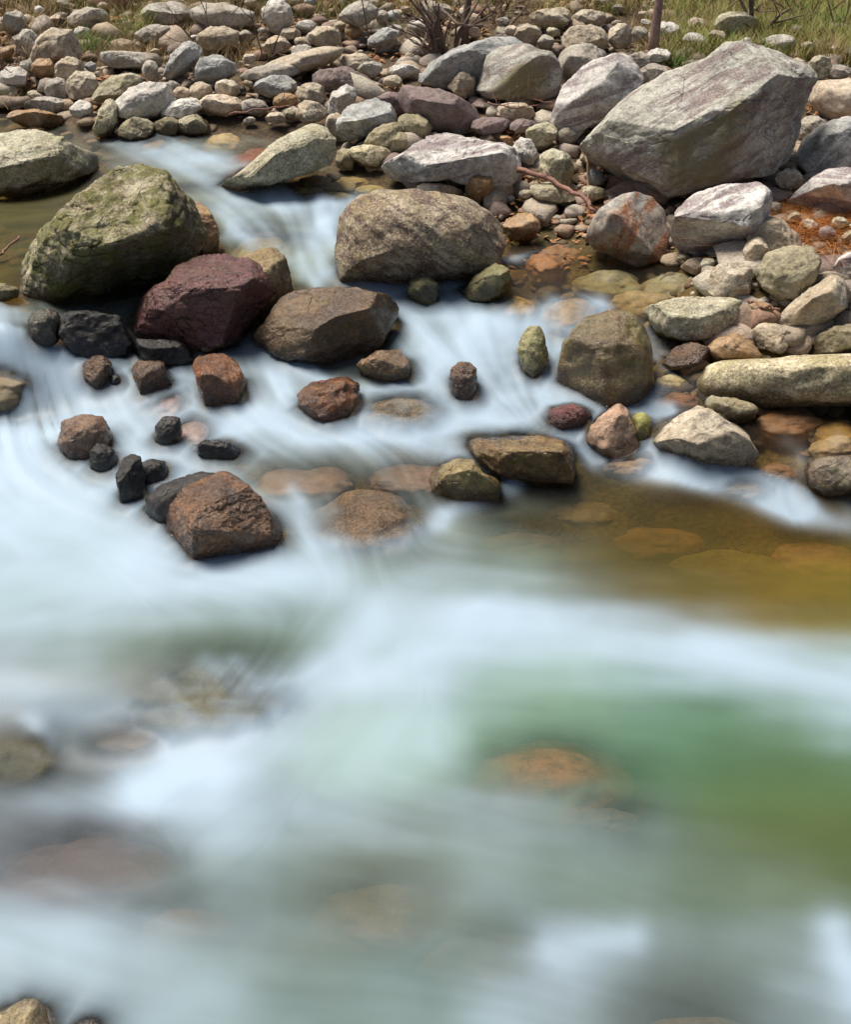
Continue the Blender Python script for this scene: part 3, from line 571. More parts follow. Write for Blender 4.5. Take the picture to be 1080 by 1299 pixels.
R('dark olive stone beside the fluted slab at the upper channel', (439,203,28,30), 'olive', tint=(.75,.8,.6), ang=.3)
R('tan stone above the fluted slab end', (424,160,22,36), 'tan', tint=(1.1,1,.85))
R('white blocky stone right of the white slab', [(646,192),(660,173),(674,178),(685,198),(680,214),(665,206)], 'white', ang=.8, tint=(1.,.97,.9))
R('tall tan block with vertical cracks left of the huge boulder', [(686,195),(700,188),(722,196),(730,215),(722,240),(700,236),(686,222)], 'lichen', ang=.7, tint=(1.25,1.12,.85))
R('grey green sloping stone above the tall tan block', (687,172,42,32,20), 'lichen', tint=(1.05,1,.9))
R('brown stone under the tall tan block behind the branch', (702,246,58,28,-15), 'olive', tint=(.95,.8,.7), ang=.5)
R('pink orange flat stone right behind the striped boulder', (558,243,60,20,-8), 'peach', tint=(1,.85,.75), ang=.3)
R('reddish brown stone under the square olive boulder', (655,143,50,26,-6), 'tan', tint=(.75,.6,.5), ang=.6)
R('flat pinkish stone with twigs on it right of the purple slab', (622,160,54,22,5), 'purple', tint=(1.5,1.4,1.4), ang=.4)
R('small purple pink stone under the reddish brown one', (664,160,36,18), 'purple', tint=(1.6,1.4,1.35), ang=.4)
R('tan upright stone behind the square olive boulder', (671,45,34,30), 'tan', tint=(1.05,1.05,.9))
R('flat brown stone at the top right of centre', (697,23,52,26), 'tan', tint=(.85,.8,.7), ang=.4)
R('pale grey stone in the dry stalks above the slanting boulder', (560,14,30,20), 'gray')
R('cream stone left of the tangled shrub stump', (532,32,30,16), 'white', tint=(.95,.95,.85))
R('big tan rock in the row behind the two faced boulder', (743,50,58,40), 'tan', tint=(1.05,.92,.85), ang=.3, name='boulder')
R('tan square rock right of the big tan row rock', (788,46,32,32), 'tan', tint=(1,.92,.85), ang=.7)
R('round olive tan rock behind the big tan row rock', (748,23,46,22), 'tan', tint=(.95,.92,.75))
R('brown rock at the top beside the round olive tan one', (710,22,30,24), 'tan', tint=(.9,.8,.75))
R('white topped grey stone right of the bare trunk', (845,38,34,22), 'white', tint=(.95,.97,1), ang=.6)
R('small dark sided stone left of the bare trunk', (812,45,22,24), 'gray', tint=(.8,.85,.85))
R('lichen covered pale boulder in the grass behind the huge boulder', (933,30,56,34), 'lichen', tint=(1.2,1.25,1.15), name='boulder')
R('small cream stone in the green grass right of the bare trunk', (881,50,28,18), 'white', tint=(1,.98,.85))
R('small tan stone in the green grass beside the lichen covered boulder', (911,46,24,16), 'tan', tint=(1.1,1.08,1))
R('flat white stone touching the top of the huge boulder', (990,53,46,18), 'white', tint=(1,1,.98))
R('white stone right of the bare trunk foot', (836,71,30,20), 'white', tint=(.95,1,1))
R('pink grey stone right of the two faced boulder', (812,78,34,24), 'gray', tint=(1.15,1,1))
R('flat pinkish stone in front of the bare trunk foot', (829,95,42,28,15), 'gray', tint=(1.2,1.1,1.1))
R('tan stone in the grass above the small cream one', (884,29,24,14), 'tan')
R('grey angular stone behind the right shoulder of the huge boulder', (1041,86,28,36,-20), 'lichen', tint=(1.1,1.12,1.1), ang=.8)
R('small tan stone at the top right in the dead grass', (1026,58,18,12), 'tan', tint=(1.1,1.1,1))
R('brown stone behind the upper right pinkish boulder', (1062,92,36,20), 'gray', tint=(.9,.85,.7))
# lying in or under water
sub('pale tan rock under thin flowing water at the lip of the left fall', -4, 446, 100, 34, 'sub', .085, tint=(.6,.66,.85))
sub('pale purple smooth stone under the veil below the orange brown block', 218, 506, 52, 28, 'subdk', .004, tint=(1.9,1.7,1.8))
sub('pale brownish stone under the veil beside the grey egg shaped stone', 244, 542, 44, 34, 'subdk', .006, tint=(2.2,2.,2.))
sub('tan stone with water sheeting over it in the cascade centre', 505, 512, 100, 34, 'lowwall', -.008, tint=(.3,.26,.24))
sub('flat brown grainy rock, broad and awash at the centre of the lower cascade', 465, 643, 165, 76, 'dome', -.016, tint=(.42,.33,.28), rough=.8)
sub('tan submerged rock left of the flat brown grainy one', 385, 592, 130, 50, 'subdk', .04, tint=(1.8,1.5,1.35))
sub('brown submerged rock behind the flat brown grainy one', 520, 590, 120, 34, 'subdk', .03, tint=(1.5,1.2,1.))
sub('reddish submerged rock beside the fluted slab in the upper channel', 322, 190, 70, 26, 'subor', .01, tint=(.4,.25,.28))
sub('flat tan submerged stone at the far channel edge', 283, 171, 56, 12, 'sub', -.01)
sub('olive submerged stone in the upper channel above the white curtain', 330, 300, 70, 36, 'sub', .035, tint=(1,1.1,1.2))
for l, x, y, a, b, st, d, ti in [
 ('olive pale flat stone just under the right pool surface, largest there', 773, 347, 98, 24, 'sub', .004, (.62,.74,.85)),
 ('pale flat stone in the right pool below the rust streaked rock', 862, 349, 82, 22, 'sub', .004, (.65,.78,.95)),
 ('amber stone under the right pool beside the veiled olive boulder', 728, 378, 78, 32, 'subor', .03, (.55,.6,.45)),
 ('pale submerged stone above the veiled olive boulder', 818, 370, 84, 22, 'sub', .01, (.9,.95,1.1)),
 ('small amber submerged stone behind the flat lichened slab', 848, 382, 54, 18, 'subor', .012, (.5,.55,.5)),
 ('orange submerged stone right of the striped boulder', 692, 328, 44, 26, 'subor', -.006, (.5,.42,.38)),
 ('brown submerged stone under the branch end in the right pool', 715, 310, 60, 18, 'subor', .012, (.45,.4,.4)),
 ('dark amber stone in the right pool near the striped boulder', 660, 378, 50, 26, 'subor', .015, (.6,.65,.4)),
 ('orange submerged stone left of the long speckled slab', 862, 500, 54, 16, 'subor', .008, (.4,.34,.36)),
 ('pale submerged stone under the reddish brown wrinkled stone', 856, 477, 44, 16, 'sub', -.004, (1.3,1.4,1.5)),
 ('salmon submerged stone under the long speckled slab', 1003, 525, 82, 24, 'subor', .008, (.38,.36,.42)),
 ('amber submerged stone at the right edge under the long slab', 1068, 533, 66, 30, 'subor', .015, (.6,.62,.4)),
 ('tan submerged stone at the right edge, second below the long slab', 1068, 555, 66, 20, 'sub', 0, (.8,.78,.85)),
 ('grey submerged stone veiled by the white band, right of the wedge rock', 945, 603, 70, 20, 'sub', .035, (.95,1,1.2)),
 ('salmon submerged stone beside the glossy tan rock', 990, 585, 50, 18, 'subor', .02, (.36,.36,.42)),
 ('small dull submerged stone under the reddish pyramid rock', 798, 582, 60, 16, 'sub', .002, (.8,.7,.7)),
 ('olive submerged stone in the brown pool under the white band', 745, 628, 110, 34, 'sub', .05, (.5,.48,.4)),
 ('orange submerged stone in the brown pool below the flat olive stone', 830, 655, 150, 40, 'subor', .08, (.5,.5,.4)),
 ('brown submerged stone at the right edge of the brown pool', 1050, 680, 130, 46, 'subor', .06, (.5,.42,.42)),
 ('dark olive submerged stone deep in the brown pool', 930, 690, 150, 36, 'subgn', .08, (.9,.8,.6)),
 ('flat submerged slab stone left in the brown pool', 660, 668, 100, 26, 'subdk', .05, (1,1,.8)),
 ('orange submerged boulder in the green water of the lower stream', 700, 965, 235, 140, 'subor', .022, (.5,.46,.5)),
 ('dark submerged stone at the foot of the orange submerged boulder', 775, 1025, 70, 34, 'subdk', .03, (.8,.8,.8)),
 ('mossy submerged hump with a thin water veil at lower left', 268, 862, 200, 80, 'subgn', .018, (.22,.24,.18)),
 ('smaller mossy submerged hump left of the veiled hump', 180, 905, 150, 60, 'subdk', .05, (.8,.8,.9)),
 ('mossy dark rock awash at the left edge of the lower stream', 8, 940, 130, 90, 'subgn', .006, (.2,.2,.2)),
 ('mauve dark submerged boulder at lower left', 115, 1085, 210, 90, 'subdk', .03, (1.1,.95,1.05)),
 ('tan submerged stone right of the mauve dark boulder', 230, 1150, 110, 46, 'subor', .06, (.6,.55,.6)),
 ('brown submerged boulder at the bottom centre', 490, 1135, 200, 90, 'sub', .06, (.55,.5,.5)),
 ('dull green submerged boulder at the bottom right of centre', 640, 1190, 190, 80, 'subgn', .07, (1,.9,.9)),
 ('brown submerged stone at the bottom edge right of centre', 880, 1295, 150, 60, 'sub', .05, (.7,.6,.5))]:
    sub(l, x, y, a, b, st, d, ti)
for k, (x, y, a, b) in enumerate([(400, 226, 40, 10), (428, 233, 50, 9), (388, 238, 46, 8), (448, 226, 40, 10), (470, 236, 40, 9), (415, 245, 60, 9)]):
    o = sub('flat olive pebble under the quiet water left of the striped boulder', x, y, a, b, 'sub', -.002, (.8,.8,.6), rz=.03)
    o['group'] = 'flat pebbles in the quiet water behind the striped boulder'
print('stones by hand', len(ROCKS))
# ------------------------------------------------------------------ smaller bank stones filling between the named ones
HAND = list(FOOT)
def where(x, y):
    best = None
    for f in HAND:
        d = math.hypot((x - f[0]) / (f[2] + 12), (y - f[1]) / (f[3] + 8))
        if f[3] > 8 and 'submerged' not in f[4] and 'under thin' not in f[4] and (best is None or d < best[0]): best = (d, f)
    f = best[1]; dx, dy = x - f[0], y - f[1]
    if abs(dx) > abs(dy) * 1.2: return ('left of' if dx < 0 else 'right of'), f[4]
    return ('just above' if dy < 0 else 'just below'), f[4]
BANKPOLY = [(-60,150),(-60,-45),(1140,-45),(1140,470),(1000,500),(880,440),(850,420),(900,360),(870,330),(740,305),(650,290),(640,240),(480,225),(430,165),(340,160),(250,170),(120,150),(60,140)]
def inside(x, y, poly):
    c = False; n = len(poly)
    for i in range(n):
        (x1, y1), (x2, y2) = poly[i], poly[(i + 1) % n]
        if (y1 > y) != (y2 > y) and x < (x2 - x1) * (y - y1) / (y2 - y1) + x1: c = not c
    return c
CW = {'gray': 'grey', 'tan': 'tan', 'white': 'pale', 'peach': 'peach', 'olive': 'olive', 'blue': 'blue grey', 'purple': 'purplish', 'lichen': 'lichened', 'orange': 'rusty'}
seen = set(); fill = []; tries = 0
r = np.random.default_rng(5)
while len(fill) < 108 and tries < 9000:
    tries += 1
    x, y = r.uniform(-20, 1100), r.uniform(-8, 440)
    if not inside(x, y, BANKPOLY): continue
    if x > 840 and y < 60 and r.random() < .85: continue
    big = 20 - 7 * len(fill) / 108
    ww = r.uniform(.8, 1.5) * big * (.8 + y / 600); hh = ww * r.uniform(.6, .85)
    over = 0
    for f in FOOT:
        e = math.hypot((x - f[0]) / (f[2] + ww * .3), (y - f[1]) / (f[3] + hh * .3))
        if e < .93: over = 1; break
    if over: continue
    st = r.choice(['tan', 'tan', 'gray', 'tan', 'white', 'peach', 'olive', 'lichen', 'blue', 'purple', 'gray', 'orange'])
    rel, lm = where(x, y); size = 'small' if ww > 19 else 'tiny'
    shp = r.choice(['rounded', 'angular', 'flat', 'blocky']); 
    lb = None
    lmw = lm.replace(',', '').split(' ')[:7]
    while lmw[-1] in ('in','on','at','the','of','a','an','to','with','by','under','above','below','beside','between','right','left','its','and','up','near','from','behind','into','pressed','touching','second','first','mid','small','dull','big'): lmw.pop()
    lm_s = ' '.join(lmw) 
    for a1 in (size, 'little'):
        for a2 in (shp, 'rounded', 'angular', 'flat', 'blocky'):
            q = f'{a1} {a2} {CW[st]} stone {rel} the {lm_s}'
            if q not in seen: lb = q; break
        if lb: break
    if not lb: continue
    seen.add(lb)
    hh *= .8 if 'flat' in lb else 1
    rock(lb, (x, y, ww, hh, r.uniform(-25, 25)), st, ang=.15 if 'rounded' in lb else .7, lv=4, name='stone', cat='stone', group='small stones between the boulders on the bank', tint=tuple(r.uniform(.85, 1.1) * np.array([1, .97, .92])))
    fill.append(1)
print('filler', len(fill), 'tries', tries)

# pebbles, too many to count: bank gravel and stream bed
def chip(a, r):
    q = a.copy()
    for _ in range(7):
        n = r.normal(size=3); n /= np.linalg.norm(n); q -= np.maximum(0, q @ n - r.uniform(.45, .85))[:, None] * n
    return q
def pebbles(name, n, region, size, mat, seed, bed=False):
    r = np.random.default_rng(seed); a, Fc = ico(2); Fa = np.array(Fc); Vs, Fs = [], []; c = 0; t = 0
    while c < n and t < n * 12:
        t += 1; x, y = region(r); d = ray(x, y)
        tt = np.linspace(2.2, 20, 160); P = CAM + d * tt[:, None]; g = Gf(P[:, :2]); k = np.argmax(P[:, 2] < g)
        if k == 0: continue
        p = P[k]; wz = Wf(p[None, :2])[0]
        if bed != (wz > g[k]): continue
        s = size * r.lognormal(0, .45); q = chip(a, r); q = q * (1 + .15 * vnoise(a * 1.5 + t, seed)[:, None]) * np.array([s * r.uniform(.8, 1.4), s * r.uniform(.7, 1.1), s * r.uniform(.4, .8)])
        an = r.uniform(0, 6.28); ca, sa = math.cos(an), math.sin(an); q = np.stack([q[:, 0] * ca - q[:, 1] * sa, q[:, 0] * sa + q[:, 1] * ca, q[:, 2]], -1)
        p = np.array([p[0] + r.uniform(-.02, .02), p[1] + r.uniform(-.05, .05), 0]); p[2] = Gf(p[None, :2])[0] + s * .25
        Vs.append(q + p); Fs.append(Fa + c * len(a)); c += 1
    V = np.concatenate(Vs); Fz = np.concatenate(Fs)
    o = mesh_obj(name, V, Fz, mat); o['kind'] = 'stuff'
    # each pebble its own shade
    sh = r.uniform(0, 1, c); at = o.data.attributes.new('shade', 'FLOAT', 'POINT'); at.data.foreach_set('value', np.repeat(sh, len(a)).astype(np.float32))
    if bed: solid(V, [tuple(f) for f in Fz])
    return o
def pebble_mat(name, stops, rough):
    m, t, b = newmat(name); at = N(t, 'ShaderNodeAttribute'); at.attribute_name = 'shade'
    cr = N(t, 'ShaderNodeValToRGB'); t.links.new(at.outputs['Fac'], cr.inputs[0]); cr.color_ramp.interpolation = 'LINEAR'
    e = cr.color_ramp.elements; e[0].position = 0; e[0].color = (*stops[0], 1); e[1].position = 1; e[1].color = (*stops[-1], 1)
    for i, s in enumerate(stops[1:-1]): x = e.new((i + 1) / (len(stops) - 1)); x.color = (*s, 1)
    tc = N(t, 'ShaderNodeTexCoord'); f = noise(t, tc.outputs['Object'], 60, 5, .7)
    col = mixc(t, ramp(t, f, .3, .65), mixc(t, .6, cr.outputs[0], (.05, .04, .03)), cr.outputs[0])
    t.links.new(col, b.inputs['Base Color']); b.inputs['Roughness'].default_value = rough
    bp = N(t, 'ShaderNodeBump'); bp.inputs['Distance'].default_value = .01; t.links.new(f, bp.inputs['Height']); t.links.new(bp.outputs[0], b.inputs['Normal'])
    return m
pm = pebble_mat('gravel_stone', [(.3,.22,.15),(.55,.43,.31),(.22,.15,.13),(.62,.55,.46),(.42,.36,.27),(.36,.2,.13),(.55,.5,.4),(.2,.15,.11)], .85)
pmb = pebble_mat('bed_pebble_stone', [(.15,.095,.035),(.09,.06,.03),(.22,.15,.07),(.12,.1,.05),(.2,.1,.045),(.07,.055,.035)], .7)
def reg_bank(r):
    while 1:
        x, y = r.uniform(-120, 1200), r.uniform(-30, 470)
        if y < 160 or (x > 620 and y > 180) or x > 440: return x, y
pebbles('gravel', 2300, reg_bank, .052, pm, 3)
pebbles('gravel', 2600, reg_bank, .024, pm, 13)
pebbles('bed_pebbles', 700, lambda r: (r.uniform(620, 1250), r.uniform(290, 600)), .03, pmb, 4, bed=True)
pebbles('bed_pebbles', 500, lambda r: (r.uniform(-100, 1250), r.uniform(760, 1400)), .06, pmb, 5, bed=True)
pebbles('bed_pebbles', 200, lambda r: (r.uniform(-150, 500), r.uniform(150, 340)), .045, pmb, 6, bed=True)

# ------------------------------------------------------------------ ground sheet (stream bed, banks, hillside)
ys = np.concatenate([np.linspace(-6, 1, 12), np.geomspace(1.05, 110, 520)])
xs = np.sign(np.linspace(-1, 1, 361)) * (np.abs(np.linspace(-1, 1, 361)) ** 1.25)
Yg, Xg = np.meshgrid(ys, xs, indexing='ij'); Xg = Xg * (4 + np.maximum(Yg, 0) * 1.1)
xy = np.stack([Xg.ravel(), Yg.ravel()], -1); xyc = xy.copy(); xyc[:, 1] = np.maximum(xyc[:, 1], .2)
zg = Gf(xyc) + .03 * fbm(np.c_[xy * 2.2, np.zeros(len(xy))], 4, 3) + .008 * fbm(np.c_[xy * 14, np.zeros(len(xy))], 2, 8)
nr, nc = Yg.shape; ii = np.arange(nr * nc).reshape(nr, nc)
Fg = np.stack([ii[:-1, :-1], ii[:-1, 1:], ii[1:, 1:], ii[1:, :-1]], -1).reshape(-1, 4)
m, t, b = newmat('earth_and_sand'); tc = N(t, 'ShaderNodeTexCoord'); v = tc.outputs['Object']
n1 = noise(t, v, 1.7, 6, .65); n2 = noise(t, v, 34, 6, .7); n3 = noise(t, v, 8, 5, .7)
c = mixc(t, ramp(t, n3, .35, .65), (.06, .04, .02), (.17, .11, .055))
geo = N(t, 'ShaderNodeNewGeometry'); sx = N(t, 'ShaderNodeSeparateXYZ'); t.links.new(geo.outputs['Position'], sx.inputs[0])
c = mixc(t, ramp(t, sx.outputs['Z'], .5, .75), mixc(t, ramp(t, n1, .4, .6), (.2, .125, .02), (.1, .09, .02)), c)
c = mixc(t, ramp(t, sx.outputs['Z'], 1.5, 2.2), c, mixc(t, ramp(t, n1, .4, .6), (.1, .09, .03), (.06, .08, .02)))
c = mixc(t, ramp(t, n2, .3, .6), tuple([.03, .022, .014]), c)
t.links.new(c, b.inputs['Base Color']); b.inputs['Roughness'].default_value = .95
bp = N(t, 'ShaderNodeBump'); bp.inputs['Distance'].default_value = .03; t.links.new(n2, bp.inputs['Height']); t.links.new(bp.outputs[0], b.inputs['Normal'])
g = mesh_obj('ground', np.c_[xy, zg], Fg, m); g['kind'] = 'structure'

# ------------------------------------------------------------------ water
# foam (how white the water runs) and body colour, read off as a chart over the stream
rowsY = [150,190,230,270,310,350,390,430,470,510,560,610,660,700,740,780,820,860,900,940,980,1020,1060,1100,1140,1180,1220,1260,1299,1500]
rowsF = ['0112200000000','0245200000000','0013531000000','0001455000000','0000443000000','0000037100000','6100004531000','7320034686210','8655535535200','8876656656210',
 '8886655542000','9995322110000','9998653210000','8897654210000','7887667532100','7765558976421','6532358877765','5422387555666','3334666422246','2236766211124','2378665220001','4577665532100',
 '3246555543210','3224333433221','5433333433222','6654443354334','6654433464335','6655433553345','6654433543345','6654433543345']
fy, fx = np.array(rowsY, float), np.arange(13) * 90.
FM = np.array([[int(ch) for ch in s] for s in rowsF], float) / 9
def bil(M, px, py):
    x = np.clip(px / 90, 0, 11.999); y = np.clip(np.interp(py, fy, np.arange(len(fy))), 0, len(fy) - 1.001)
    i, j = y.astype(int), x.astype(int); u, v = x - j, y - i; u = u * u * (3 - 2 * u); v = v * v * (3 - 2 * v)
    return (M[i, j] * (1 - u) + M[i, j + 1] * u) * (1 - v) + (M[i + 1, j] * (1 - u) + M[i + 1, j + 1] * u) * v
# white runs of fast water: line, half width, strength
RUNS = [([(118,160),(190,188),(240,212),(290,240),(340,255),(430,262)],17,.85),([(290,262),(320,290),(380,312)],26,.5),([(408,262),(400,310),(412,345),(470,362),(540,388)],17,1.),([(290,300),(340,312),(385,340),(400,358)],12,.7),
 ([(500,372),(560,388),(620,402),(690,402),(760,390)],16,.85),([(575,392),(600,430),(640,465),(640,500)],34,.95),([(510,390),(540,430),(560,470),(590,500)],26,.9),([(705,400),(696,450),(700,485)],17,.85),
 ([(0,395),(35,405)],16,.5),([(-40,500),(40,478),(70,480),(110,510)],34,.85),([(50,440),(90,480),(160,512),(300,545)],20,.95),([(128,440),(150,470),(195,512)],9,.85),([(218,450),(228,500),(260,532)],12,.8),
 ([(322,440),(350,470),(365,505)],16,.85),([(350,455),(440,492),(560,505),(700,505)],12,.85),([(290,520),(400,548),(520,545),(640,530),(740,508)],17,.85),([(600,500),(720,502),(790,515),(850,524)],11,.95),
 ([(720,545),(760,572),(800,588),(860,594),(930,612),(1010,645)],21,1.),([(980,632),(1060,672),(1200,705)],20,.4),([(1000,560),(1080,640)],14,.2),([(620,590),(655,612),(605,640),(555,655)],12,.75),([(640,333),(690,322)],7,.55),([(-50,600),(90,605),(170,655),(250,712),(420,730)],34,1.),
 ([(372,620),(400,690),(500,690),(560,665)],14,.75),([(820,590),(880,592),(960,618)],12,.6),([(850,463),(852,478)],6,.6),([(480,775),(430,840),(330,900),(220,960),(180,1000)],34,.95),([(480,780),(640,790),(860,820),(1100,875)],30,.55),([(1060,1180),(1090,1260)],30,.85),([(700,1200),(800,1190)],26,.7),([(380,325),(380,350)],9,.5),([(262,840),(285,862),(288,890)],15,.38),([(300,840),(322,870)],12,.32),([(212,868),(232,905)],14,.25),([(40,915),(62,950)],14,.2),([(-30,470),(-10,560)],22,.6)]
def seg(px, py, pts):
    best = np.full(len(px), 1e9)
    for (x1, y1), (x2, y2) in zip(pts[:-1], pts[1:]):
        dx, dy = x2 - x1, y2 - y1; L = dx * dx + dy * dy
        t = np.clip(((px - x1) * dx + (py - y1) * dy) / L, 0, 1); best = np.minimum(best, np.hypot(px - x1 - t * dx, py - y1 - t * dy))
    return best
BODY = [(100,700,.5,.64,.64),(300,800,.34,.46,.42),(150,840,.3,.36,.32),(240,838,.17,.19,.1),(330,848,.12,.14,.07),(190,915,.27,.3,.34),(60,960,.14,.15,.17),(450,900,.42,.58,.5),(650,880,.3,.45,.33),(850,920,.17,.31,.2),(1000,960,.13,.24,.13),(1000,1020,.16,.2,.07),(1080,900,.2,.34,.2),(1000,700,.27,.16,.03),(850,700,.2,.15,.04),(1080,750,.34,.24,.04),(760,640,.14,.1,.04),(600,720,.3,.36,.28),
 (100,1080,.21,.2,.23),(300,1100,.21,.27,.26),(480,1120,.22,.25,.19),(700,1080,.2,.26,.21),(850,1120,.17,.22,.15),(1050,1100,.16,.2,.08),(540,1250,.19,.26,.24),(100,1250,.34,.43,.47),(1000,1250,.2,.24,.21),(800,1260,.19,.22,.2),(30,930,.15,.15,.1),
 (40,260,.2,.17,.03),(60,230,.16,.12,.03),(200,180,.35,.36,.32),(320,300,.45,.5,.4),(320,215,.4,.38,.28),(420,235,.25,.22,.1),(700,340,.16,.08,.025),(850,360,.16,.09,.03),(1000,530,.2,.09,.04),(880,500,.16,.09,.05),(950,570,.22,.11,.06),(620,620,.18,.17,.12),(450,560,.4,.45,.42),(520,600,.32,.3,.26),(200,500,.5,.56,.62),(600,480,.5,.6,.68)]
BD = np.array(BODY)
yw = np.geomspace(1.25, 13.5, 760); un = np.linspace(-1, 1, 700)
Yw, Uw = np.meshgrid(yw, un, indexing='ij'); Xw = Uw * (.5 * Yw + .7)
xyw = np.stack([Xw.ravel(), Yw.ravel()], -1); zw = Wf(xyw); nr, nc = Yw.shape
P3 = np.c_[xyw, zw]; px, py = project(P3)
foam = bil(FM, px, py)
for pts, wd, st in RUNS:
    d = seg(px, py, pts); foam = 1 - (1 - foam) * (1 - st * .92 * np.exp(-(d / wd) ** 2))
wgt = np.exp(-(((px[:, None] - BD[None, :, 0]) ** 2 + ((py[:, None] - BD[None, :, 1]) * 1.5) ** 2) / (2 * 75. ** 2))).astype(np.float32) + 1e-7
body = (wgt @ BD[:, 2:]) / wgt.sum(1, keepdims=True); del wgt
# direction of flow, for the drawn out silky streaks
FLOW = [(100,620,1,.5),(200,690,1,.35),(300,730,1,.1),(600,770,1,.12),(900,820,1,.2),(1080,880,1,.25),(850,950,1,.15),(420,850,-1,1.),(250,950,-1,.6),(100,800,-1,.2),(300,850,-.6,1),(100,1060,1,.3),(500,1100,1,.25),(900,1150,1,.3),(400,1250,1,.1),(20,520,.1,1),(50,470,.3,1),(140,500,.6,1),
 (250,530,1,.5),(180,185,1,.5),(300,245,1,.25),(400,300,.1,1),(470,365,1,.4),(560,400,.7,.7),(650,450,0,1),(560,460,.5,1),(700,450,-.1,1),(450,500,1,.3),(600,510,1,0),(760,560,1,.6),(900,600,1,.3),(350,470,.2,1),(450,640,.3,1),(400,560,1,.4),(50,250,1,0),(750,340,1,.02),(1000,530,-1,.1),(750,680,1,.1),(300,300,.6,1)]
FL = np.array(FLOW)
wf = np.exp(-(((px[:, None] - FL[None, :, 0]) ** 2 + (py[:, None] - FL[None, :, 1]) ** 2) / (2 * 48. ** 2))).astype(np.float32) + 1e-9
fl = FL[:, 2:] / np.linalg.norm(FL[:, 2:], axis=1, keepdims=True); fd = (wf @ fl) / wf.sum(1, keepdims=True); del wf
# turn into grid steps
def gradg(a):
    A = a.reshape(nr, nc); gi = np.gradient(A, axis=0); gj = np.gradient(A, axis=1); return gi.ravel(), gj.ravel()
pxi, pxj = gradg(px); pyi, pyj = gradg(py); det = pxi * pyj - pxj * pyi
si = (fd[:, 0] * pyj - fd[:, 1] * pxj) / det; sj = (pxi * fd[:, 1] - pyi * fd[:, 0]) / det
sn = np.hypot(si, sj) + 1e-9; si /= sn; sj /= sn
SI, SJ = si.reshape(nr, nc), sj.reshape(nr, nc)
def lic(nzs, steps, seed):
    r = np.random.default_rng(seed); W0 = r.random((nr, nc))
    for _ in range(nzs):
        W0 = (W0 + np.roll(W0, 1, 0) + np.roll(W0, -1, 0) + np.roll(W0, 1, 1) + np.roll(W0, -1, 1)) / 5
    acc = W0.copy(); I0, J0 = np.meshgrid(np.arange(nr), np.arange(nc), indexing='ij')
    for sg in (1, -1):
        I, J = I0.astype(float), J0.astype(float)
        for _ in range(steps):
            a = np.clip(I.round().astype(int), 0, nr - 1); b_ = np.clip(J.round().astype(int), 0, nc - 1)
            I += sg * SI[a, b_]; J += sg * SJ[a, b_]
            acc += W0[np.clip(I.round().astype(int), 0, nr - 1), np.clip(J.round().astype(int), 0, nc - 1)]
    acc -= acc.mean(); return (acc / acc.std()).ravel()
l0 = lic(0, 30, 5); l1 = lic(2, 34, 1); l2 = lic(14, 60, 2)
# the steeper the drop, the whiter the water
zg_ = zw.reshape(nr, nc); gy_ = np.gradient(zg_, axis=0) / (np.gradient(yw)[:, None]); slope = np.clip(gy_, 0, .9).ravel()
strand = np.exp(-((px - 35) / 75) ** 2 - ((py - 520) / 55) ** 2) + .3 * np.exp(-((px - 285) / 60) ** 2 - ((py - 872) / 36) ** 2)
l3 = fbm(np.c_[xyw * 2.6, np.zeros(len(xyw))], 3, 40)
upper = np.clip((760 - py) / 200, 0, 1)
foam = np.clip(foam + np.clip(slope - .12, 0, .5) * 1.0 * (foam > .04) * np.clip(foam * 3, 0, 1), 0, 1)
foam = foam + strand * .12 * (l1 + .5 * l0)
foam = np.clip(foam + (.03 + foam) * (1.08 - foam) * (.02 * l0 * upper + .05 * l1 * (.25 + .75 * upper) + .30 * l2 * (.22 + .78 * upper)) + .10 * l3 * np.clip(foam * 3, 0, 1), 0, 1)
# gentle surface relief
zw = zw + .006 * l3 + foam * (.003 * l2 + .0005 * l1) * upper
P3[:, 2] = zw
# depth to the nearest solid thing: thin water over a stone shows the stone
tree = BVHTree.FromPolygons([tuple(x) for x in np.concatenate(SOLID_V)], SOLID_F)
gw_ = Gf(xyw); db = np.clip(zw - gw_, 0, .22)
dist = db.copy()
vis = (px > -320) & (px < 1400) & (py > 120) & (db > 0)
for i in np.nonzero(vis)[0]:
    h = tree.find_nearest(P3[i], .22)
    if h[0] is not None:
        dist[i] = min(dist[i], h[3]); zw[i] += .022 * foam[i] * math.exp(-(h[3] / .05) ** 2)
kap = 3.2 + 15 * foam ** 1.6 + 3.2 * np.clip((py - 600) / 80, 0, 1) + 6 * np.clip((py - 780) / 80, 0, 1)
fwu = 1 + .1 * upper
opac = 1 - np.exp(-kap * dist * np.clip(1 + (.02 + .05 * upper) * l1, .7, 2))
fw_ = np.array([.335, .43, .525]); ff = np.clip(foam, 0, 1)[:, None] ** 1.8
mott = fbm(np.c_[xyw[:, 0] * 1.8, xyw[:, 1] * 5.5, np.zeros(len(xyw))], 4, 77)
body = body * np.clip(1 + (.12 + .4 * upper) * mott, .35, 1.7)[:, None]
col = body * np.array([.43, .48, .46]) * (1 - ff) + fw_ * fwu[:, None] * ff
P3[:, 2] = zw
